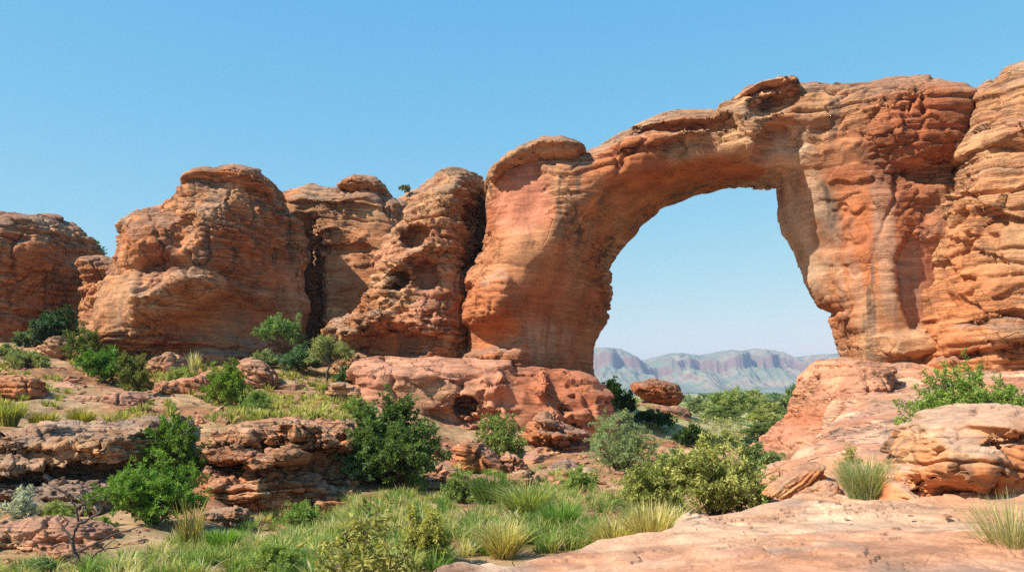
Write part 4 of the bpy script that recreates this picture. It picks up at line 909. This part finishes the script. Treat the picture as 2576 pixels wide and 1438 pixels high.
# mountains: table-topped ridge with cliffs over scree
def mountains():
    prof = [(200, 900), (700, 880), (1100, 890), (1350, 880), (1500, 876), (1555, 878), (1580, 890), (1610, 910), (1628, 912), (1660, 900), (1700, 887), (1740, 884), (1775, 892), (1800, 893), (1830, 882), (1850, 878), (1900, 880), (1920, 874), (1985, 871), (2020, 876), (2048, 893), (2062, 897), (2085, 889), (2125, 888), (2300, 880), (2700, 884), (3200, 900)]
    Yc = 4300.0
    us = np.array([p[0] for p in prof], float); vs = np.array([p[1] for p in prof], float)
    nx, ny = 900, 260
    u = np.linspace(500, 2900, nx); X = (u - CU) / F * Yc
    Hc = (CV - np.interp(u, us, vs)) / F * Yc + 7
    px = np.stack([X, np.zeros(nx), np.zeros(nx)], 1)
    yf = 560 * fbm(px / 420, 4, 61) + 160 * vnoise(px / 110, 66)
    t = np.linspace(0, 1, ny) ** .9
    Y = np.array(3300.) + t * 2300
    XX, YY = np.meshgrid(X, Y, indexing='ij')
    p3 = np.stack([XX.ravel(), YY.ravel(), np.zeros(XX.size)], 1)
    spur = (260 * fbm(p3 / np.array([190., 420, 1]), 4, 71)).reshape(XX.shape)
    s = (YY - (3700 + yf[:, None] * .55) + spur) / 900.0
    base = .58 * sstep(-.35, .62, s) ** 1.2
    cliff = .32 * sstep(.60, .67, s + .06 * fbm(p3 / 60, 3, 75).reshape(XX.shape)) + .06 * sstep(.72, .8, s)
    Z = Hc[:, None] * np.minimum(base + cliff + .06 * sstep(.8, 1.0, s), 1.02)
    gl = np.abs(fbm(p3 / np.array([70., 700, 1]) + .2 * fbm(p3 / 90, 2, 87)[:, None], 4, 88, .6)).reshape(XX.shape)
    Z = Z - 55 * (.45 - gl).clip(0) * sstep(-.2, .35, s) * sstep(.95, .6, s)
    Z = Z + 9 * fbm(p3 / 70, 4, 81).reshape(XX.shape) * sstep(0, .3, s) * (1 - .6 * (s > .75)) - 7
    v = np.stack([XX, YY, Z], -1).reshape(-1, 3)
    idx = np.arange(nx * ny).reshape(nx, ny)
    f = np.stack([idx[:-1, :-1], idx[1:, :-1], idx[1:, 1:], idx[:-1, 1:]], -1).reshape(-1, 4)
    n = vnormals(v, f); steep = sstep(.78, .5, n[:, 2])[:, None]
    g = sstep(-.2, .3, fbm(v / 130, 4, 83))[:, None]
    c = (lin(110, 118, 98) * (1 - g) + lin(138, 126, 106) * g) * (1 - steep) + lin(124, 100, 90) * steep
    c = c * (1 + .25 * fbm(v / 40, 3, 85))[:, None]
    tag(mesh_np('mountains', v, f, plain_mat_vc('mountain_rock'), np.clip(c, .01, .8), True), kind='structure')
def plain_mat_vc(name):
    m, nt, N, L = new_mat(name)
    out = N.new('ShaderNodeOutputMaterial'); b = N.new('ShaderNodeBsdfPrincipled'); L.new(b.outputs[0], out.inputs[0])
    b.inputs['Roughness'].default_value = 1; b.inputs['Specular IOR Level'].default_value = 0
    at = N.new('ShaderNodeVertexColor'); at.layer_name = 'Col'; L.new(at.outputs[0], b.inputs['Base Color'])
    return m
mountains()

# bare twisted branch at the bottom
def dead_branch():
    r = np.random.default_rng(5)
    Y = 11.6
    A = lambda u, v, dy=0: P(u, v, Y + dy)
    ps = [[(215, 1475), (205, 1420), (188, 1390), (182, 1352), (196, 1320), (192, 1280), (176, 1246)], [(188, 1390), (240, 1366), (280, 1345), (330, 1330), (362, 1322)], [(205, 1420), (250, 1385), (290, 1356)], [(196, 1320), (228, 1302), (212, 1270), (196, 1250)], [(182, 1352), (160, 1330), (172, 1312), (150, 1290)],
          [(192, 1280), (214, 1262), (252, 1244)], [(212, 1430), (180, 1412), (160, 1392)], [(240, 1366), (262, 1380), (300, 1376)], [(176, 1246), (150, 1232), (136, 1228)], [(228, 1302), (250, 1290), (262, 1268), (280, 1256)]]
    paths, radii = [], []
    for i, q in enumerate(ps):
        pts = np.array([A(u, v, .12 * math.sin(i * 2.1) * k / len(q)) for k, (u, v) in enumerate(q)])
        t = np.linspace(0, len(pts) - 1, 4 * len(pts)); k = np.minimum(t.astype(int), len(pts) - 2); ff = (t - k)[:, None]; ff = ff * ff * (3 - 2 * ff) * .5 + ff * .5
        p = pts[k] * (1 - ff) + pts[k + 1] * ff + r.normal(size=(len(t), 3)) * .006
        r0 = .036 if i == 0 else .020
        paths.append(p); radii.append(np.linspace(r0, r0 * .25, len(t)))
    v, q = tubes(paths, radii, 6)
    o = mesh_np('bare_branch', v, q, M_DEAD, None, True, None, tuple(float(x) for x in P(215, 1475, Y)))
    tag(o, 'bare dark twisted dead branch reaching up from the bottom grass', 'dead branch')
dead_branch()

# grass tufts worth naming, then the sward
TUFTS = [
    ('large straw coloured grass tuft on the rim of the flat foreground rock', 1640, 1392, 130, 150, 13.4, dict(col=(176, 160, 96), col2=(206, 190, 138), n=700, lean=.55)),
    ('second straw grass tuft leaning away from the large one toward the gully', 1550, 1392, 110, 112, 13.6, dict(col=(168, 156, 88), col2=(200, 184, 126), n=560, lean=.6)),
    ('blue green upright grass clump between rounded stone and cracked near boulder', 2182, 1254, 200, 120, 15.4, dict(col=(128, 144, 98), col2=(190, 186, 140), n=1700, lean=.55, width=.006)),
    ('wispy dry grass under the lip of the cracked near boulder', 2560, 1470, 190, 250, 9.4, dict(col=(150, 150, 100), col2=(196, 182, 128), n=900, lean=.5, width=.005)),
    ('thin dry grass stalks at the base of the cracked near boulder', 2470, 1330, 90, 90, 12.6, dict(col=(176, 166, 112), col2=(200, 186, 136), n=90, lean=.5, width=.005)),
    ('yellow green grass tuft by the side of the cracked near boulder', 2310, 1172, 70, 58, 18.5, dict(col=(146, 144, 68), col2=(176, 166, 96), n=360, lean=.5, width=.012)),
    ('rounded yellow green tussock on the sandy shelf above the grey ledge', 110, 1090, 90, 66, 26.8, dict(col=(134, 132, 54), col2=(160, 150, 76), n=520, lean=.55, width=.016)),
    ('wide mustard tussock next to the rounded yellow green tussock', 205, 1076, 80, 62, 27.2, dict(col=(142, 136, 58), col2=(166, 154, 78), n=480, lean=.55, width=.016)),
    ('olive tussock with a shaded foot on the sandy shelf', 170, 1094, 56, 44, 26.6, dict(col=(120, 124, 52), col2=(150, 144, 72), n=360, lean=.55, width=.016)),
    ('tiny yellow tussock alone on bare sand before the ledge', 305, 1064, 36, 40, 28.2, dict(col=(150, 148, 72), col2=(180, 168, 100), n=240, lean=.5, width=.014)),
    ('green grass clump at the frame edge above the grey ledge', 20, 1090, 90, 90, 26.5, dict(col=(120, 132, 62), col2=(160, 158, 90), n=460, lean=.5, width=.016)),
    ('tall pale plumed grass stalks at the foot of the capped dome', 488, 940, 40, 62, 49, dict(col=(190, 180, 130), col2=(206, 196, 150), n=80, lean=.25, width=.03)),
    ('dark green tall grass clump in the gully behind the sward', 1240, 1248, 150, 70, 22.5, dict(col=(62, 92, 44), col2=(104, 124, 62), n=700, lean=.5, width=.014)),
    ('arching tall pale green grass clump in the gully centre', 1330, 1300, 170, 110, 18.5, dict(col=(124, 142, 72), col2=(170, 170, 108), n=900, lean=.7, width=.01, curl=.6)),
    ('bright green grass clump left of the straw tufts', 1410, 1345, 140, 96, 15.5, dict(col=(96, 138, 56), col2=(140, 160, 82), n=800, lean=.5, width=.008)),
    ('tan grass clump with a straw base before the pale green clump', 1265, 1390, 120, 96, 13.4, dict(col=(168, 156, 90), col2=(196, 182, 120), n=650, lean=.6, width=.008)),
    ('vivid green grass clump under the tall reeds by the bushy shrub', 560, 1400, 130, 80, 13.6, dict(col=(98, 142, 48), col2=(140, 166, 74), n=650, lean=.45, width=.008)),
    ('tall thin reedy stalks beside the big bushy bright green shrub', 480, 1392, 120, 150, 14, dict(col=(128, 120, 64), col2=(166, 152, 92), n=110, lean=.3, width=.009)),
]
for i, (lab, u, v, w_, h_, Y, kw) in enumerate(TUFTS):
    pos = P(u, v, Y); x = np.array([pos[0]]); y = np.array([pos[1]])
    gz = float(ground_z(x, y)[0])
    if 'near boulder' in lab or 'flat foreground' in lab: gz = pos[2]
    wm, hm = w_ / F * Y, pos[2] + h_ / F * Y - gz
    put_tuft('grass_tuft', lab, 'grass tuft', (pos[0], pos[1], gz), wm, max(hm, .5 * h_ / F * Y), 400 + i, **kw)

def sward():
    r = np.random.default_rng(11)
    # density is a property of the place: wet gully floor, tufty sand on the bank, thin elsewhere
    VV, QQ, CC, b = [], [], [], 0
    protos = [tuft_mesh(.34, .30, 50 + k, n=44, width=.0062, lean=.62, curl=.5) for k in range(6)]
    protos_far = [tuft_mesh(.5, .34, 60 + k, n=34, width=.018, lean=.65) for k in range(6)]
    def scatter(us, vs, hs, pal, far=False, gap=None):
        nonlocal b
        for u, v, hgt in zip(us, vs, hs):
            g = hit(u, v)
            if gap and gap(g): continue
            pv, pq, pc = (protos_far if far else protos)[r.integers(6)]
            a = r.uniform(0, 6.28); s = hgt / (.34 if far else .30); ca, sa = math.cos(a), math.sin(a); sw = s ** .6
            w = np.stack([(pv[:, 0] * ca - pv[:, 1] * sa) * sw, (pv[:, 0] * sa + pv[:, 1] * ca) * sw, pv[:, 2] * s], 1) + g
            c0 = np.array(pal[r.integers(len(pal))], float)
            VV.append(w); QQ.append(pq + b); b += len(pv)
            tint = lin(*c0) * r.uniform(.8, 1.2)
            CC.append(pc / pc.mean(0) * tint)
    gully = [(120, 144, 70), (142, 156, 82), (184, 174, 118), (160, 158, 94), (102, 132, 60), (196, 184, 134), (92, 120, 58)]
    n = 2300
    u = r.uniform(600, 1720, n); v = 1438 - r.beta(1.2, 1.3, n) * 245
    pn = fbm(np.stack([u / 110, v / 26, np.zeros(n)], 1), 3, 8)
    lim = 1225 + .00022 * (u - 1250) ** 2; k = (pn > -.16) & (v > lim) & (v < 1440) & ~((u > 1120) & (v > 1395 - .06 * (u - 1300)) & (v > 1350))
    scatter(u[k], v[k], r.uniform(.16, .42, k.sum()), gully)
    n = 520
    u = r.uniform(-40, 800, n); v = r.uniform(1325, 1460, n); k = v > 1440 - .12 * u
    k |= (u > 420) & (v > 1350)
    scatter(u[k], v[k], r.uniform(.12, .34, k.sum()), gully)
    sand = [(150, 150, 80), (176, 166, 104), (130, 140, 72), (164, 158, 84)]
    n = 900
    u = r.uniform(-40, 900, n); v = r.uniform(885, 1062, n)
    p = np.stack([u / 120, v / 40, np.zeros(n)], 1); k = fbm(p, 3, 5) > -.08
    scatter(u[k], v[k], r.uniform(.18, .46, k.sum()), sand, True)
    n = 160
    u = r.uniform(640, 880, n); v = r.uniform(1000, 1062, n)
    scatter(u, v, r.uniform(.2, .45, n), [(158, 160, 86), (180, 172, 112)], True)
    n = 90
    u = r.uniform(1130, 1500, n); v = r.uniform(1180, 1240, n)
    scatter(u, v, r.uniform(.15, .35, n), gully, True)
    tag(mesh_np('grass', np.concatenate(VV), np.concatenate(QQ), M_GRASS, np.clip(np.concatenate(CC), .01, .7), False), 'mixed green and straw grass covering the gully floor and sandy bank', 'grass', None, 'stuff')
sward()
def gravel():
    r = np.random.default_rng(21)
    t = (1 + 5 ** .5) / 2
    iv = unit(np.array([(-1, t, 0), (1, t, 0), (-1, -t, 0), (1, -t, 0), (0, -1, t), (0, 1, t), (0, -1, -t), (0, 1, -t), (t, 0, -1), (t, 0, 1), (-t, 0, -1), (-t, 0, 1)], float))
    ff = np.array([(0, 11, 5), (0, 5, 1), (0, 1, 7), (0, 7, 10), (0, 10, 11), (1, 5, 9), (5, 11, 4), (11, 10, 2), (10, 7, 6), (7, 1, 8), (3, 9, 4), (3, 4, 2), (3, 2, 6), (3, 6, 8), (3, 8, 9), (4, 9, 5), (2, 4, 11), (6, 2, 10), (8, 6, 7), (9, 8, 1)])
    V, Q, C, b = [], [], [], 0
    def put(u, v, sz):
        nonlocal b
        g = hit(u, v); s = sz * g[1] / F
        a = r.uniform(0, 6.28); ca, sa = math.cos(a), math.sin(a)
        q = iv * (1 + .28 * r.normal(size=(12, 1))) * np.array([1, .75, .5]) * s
        q = np.stack([q[:, 0] * ca - q[:, 1] * sa, q[:, 0] * sa + q[:, 1] * ca, q[:, 2]], 1) + g + np.array([0, 0, .15 * s])
        V.append(q); Q.append(ff + b); b += 12
        C.append(np.repeat((ROCK_PINK if r.random() < .5 else ROCK_TAN)[None] * r.uniform(.75, 1.2), 12, 0))
    for _ in range(620): put(r.uniform(-60, 900), r.uniform(890, 1070), 1.5 + 7 * r.random() ** 3)
    for _ in range(260): put(r.uniform(-60, 700), r.uniform(1290, 1440), 2 + 9 * r.random() ** 3)
    for _ in range(420): put(r.uniform(1050, 1700), r.uniform(1100, 1240), 2 + 14 * r.random() ** 3)
    for _ in range(120): put(r.uniform(1050, 1650), r.uniform(1330, 1420), 2 + 8 * r.random() ** 3)
    q = np.concatenate(Q)
    me = bpy.data.meshes.new('gravel'); v = np.concatenate(V); me.from_pydata(v.tolist(), [], q.tolist())
    at = me.color_attributes.new('Col', 'FLOAT_COLOR', 'POINT'); c4 = np.ones((len(v), 4), np.float32); c4[:, :3] = np.concatenate(C); at.data.foreach_set('color', c4.ravel())
    me.materials.append(M_ROCK)
    tag(link(bpy.data.objects.new('gravel', me)), 'loose reddish stones and rubble strewn over the sandy bank and gully', 'gravel', None, 'stuff')
gravel()
def fallen_stones():
    r = np.random.default_rng(31)
    protos = []
    spots = [(r.uniform(-30, 880), r.uniform(893, 1066)) for _ in range(34)] + [(r.uniform(1060, 1500), r.uniform(1120, 1235)) for _ in range(26)] + [(r.uniform(-20, 560), r.uniform(1318, 1400)) for _ in range(16)] + [(r.uniform(560, 960), r.uniform(1285, 1325)) for _ in range(12)]
    for i, (u, v) in enumerate(spots):
        g = hit(u, v); s = r.uniform(9, 30) * r.uniform(.5, 1) * g[1] / F
        if i < 5:
            # a broken block: clipped cube, faceted
            h = .055; ax = np.arange(-1.3, 1.3, h)
            X, Y, Z = np.meshgrid(ax, ax, ax, indexing='ij'); f = np.full(X.shape, -9.)
            for k in range(13):
                d = unit(r.normal(size=3) * np.array([1, 1, 1.3])); f = np.maximum(f, X * d[0] + Y * d[1] + Z * 1.5 * d[2] - r.uniform(.55, .95))
            vv, q = level_mesh(f, (-1.3, -1.3, -1.3), h)
            if ((vv) * vnormals(vv, q)).sum(1).mean() < 0: q = q[:, ::-1].copy()
            vv, c = rock_surface(vv, q, dict(seed=200 + i, scale=.30, amp=1.0, lump=.2, base=[ROCK_PINK, ROCK_TAN, ROCK_ORANGE][i % 3], second=ROCK_TAN, top=.4, ledgy=.3, blocky=0, red=.2, facet=.15), [], 1)
            o = mesh_np('fallen_stone', vv, q, M_ROCK, c, True); protos.append(o)
        else:
            o = link(protos[int(r.integers(5))].copy())
        o.location = (float(g[0]), float(g[1]), float(g[2] + .12 * s)); o.scale = (s, s * float(r.uniform(.7, 1)), s * float(r.uniform(.6, 1))); o.rotation_euler = (float(r.normal() * .15), float(r.normal() * .15), float(r.uniform(0, 6.28)))
        tag(o, 'broken angular sandstone piece lying loose on the sandy bank', 'stone', 'fallen stones on the bank')
fallen_stones()
def slab_stones():
    r = np.random.default_rng(77); src = bpy.data.objects['fallen_stone'].data
    for i, (u, v, Y, px) in enumerate([(2318, 1262, 13.6, 11), (2255, 1335, 11.2, 13), (2440, 1352, 10.6, 16), (2130, 1300, 12.4, 7), (2380, 1302, 12.4, 9), (2020, 1372, 10.2, 9), (2200, 1402, 9.4, 8), (1890, 1330, 12, 7), (2500, 1400, 9.3, 10), (2290, 1296, 12.6, 6)]):
        x = (u - CU) / F * Y; z = float(slab_z(np.array([x]), np.array([Y]))[0]); s = px / F * Y
        o = link(bpy.data.objects.new('loose_stone', src)); o.location = (x, Y, z + .1 * s); o.scale = (s, s * .8, s * .7); o.rotation_euler = (.2 * r.normal(), .2 * r.normal(), float(r.uniform(0, 6)))
        tag(o, 'small loose stone lying on the flat pale foreground rock', 'stone', 'loose stones on the flat rock')
slab_stones()
print('plants', round(time.time() - T0, 1))

# the air out to the mountains
def haze():
    me = bpy.data.meshes.new('haze')
    x0, x1, y0, y1, z0, z1 = -12000, 12000, -60, 9300, -40, 235
    vs = [(x, y, z) for x in (x0, x1) for y in (y0, y1) for z in (z0, z1)]
    me.from_pydata(vs, [], [(0, 1, 3, 2), (4, 6, 7, 5), (0, 4, 5, 1), (2, 3, 7, 6), (0, 2, 6, 4), (1, 5, 7, 3)])
    m, nt, N, L = new_mat('air'); out = N.new('ShaderNodeOutputMaterial'); pv = N.new('ShaderNodeVolumePrincipled')
    pv.inputs['Color'].default_value = (.52, .70, 1.0, 1); pv.inputs['Density'].default_value = HAZE; pv.inputs['Anisotropy'].default_value = .1
    L.new(pv.outputs[0], out.inputs['Volume'])
    me.materials.append(m)
    tag(link(bpy.data.objects.new('haze', me)), kind='stuff')
HAZE = 1.25e-4
haze()
# ------------------------------------------------------------------ light, air, camera
w = bpy.data.worlds.new('World'); scene.world = w; w.use_nodes = True
nt = w.node_tree; nt.nodes.clear()
out = nt.nodes.new('ShaderNodeOutputWorld'); bg = nt.nodes.new('ShaderNodeBackground'); sky = nt.nodes.new('ShaderNodeTexSky')
sky.sky_type = 'NISHITA'; sky.sun_disc = False
sky.sun_elevation = rad(SUN_EL); sky.sun_rotation = math.atan2(SUN_AZ[0], SUN_AZ[1])
sky.air_density = 1.0; sky.dust_density = 0.3; sky.ozone_density = 1.6; sky.altitude = 300

sp = nt.nodes.new('ShaderNodeSeparateColor'); cb = nt.nodes.new('ShaderNodeCombineColor'); nt.links.new(sky.outputs[0], sp.inputs[0])
for i, (k, g) in enumerate(((.74, 1.15), (.575, .52), (.525, .10))):   # film response of the sky's own colour
    m0 = nt.nodes.new('ShaderNodeMath'); m0.operation = 'MULTIPLY'; m0.inputs[1].default_value = .12; nt.links.new(sp.outputs[i], m0.inputs[0])
    m1 = nt.nodes.new('ShaderNodeMath'); m1.operation = 'POWER'; m1.inputs[1].default_value = g; nt.links.new(m0.outputs[0], m1.inputs[0])
    m2 = nt.nodes.new('ShaderNodeMath'); m2.operation = 'MULTIPLY'; m2.inputs[1].default_value = k / .12; nt.links.new(m1.outputs[0], m2.inputs[0]); nt.links.new(m2.outputs[0], cb.inputs[i])
nt.links.new(cb.outputs[0], bg.inputs[0]); nt.links.new(bg.outputs[0], out.inputs[0]); bg.inputs[1].default_value = 0.12
sl = bpy.data.lights.new('sun', 'SUN'); sl.energy = 5.0; sl.angle = rad(.5); sl.color = (1.0, .92, .80)
so = link(bpy.data.objects.new('sun', sl))
from mathutils import Vector
h = math.hypot(*SUN_AZ)
sd = Vector((SUN_AZ[0] / h * math.cos(rad(SUN_EL)), SUN_AZ[1] / h * math.cos(rad(SUN_EL)), math.sin(rad(SUN_EL))))
so.rotation_euler = (-sd).to_track_quat('-Z', 'Y').to_euler(); so.location = sd * 60
cam = bpy.data.cameras.new('camera'); co = link(bpy.data.objects.new('camera', cam))
cam.sensor_width = 36; cam.lens = 36 * F / 2576; cam.shift_y = (CV - 719) / 2576; cam.clip_start = .1; cam.clip_end = 30000
co.location = (0, 0, 0); co.rotation_euler = (rad(90), 0, 0)
scene.camera = co
scene.render.engine = 'CYCLES'
scene.cycles.max_bounces = 6; scene.cycles.diffuse_bounces = 4; scene.cycles.transparent_max_bounces = 4; scene.cycles.transmission_bounces = 3; scene.cycles.volume_bounces = 0
scene.cycles.use_denoising = False
scene.view_settings.view_transform = 'Standard'; scene.view_settings.look = 'None'; scene.view_settings.gamma = 1; scene.view_settings.exposure = 0.76
scene.render.film_transparent = False
print('script done', round(time.time() - T0, 1))
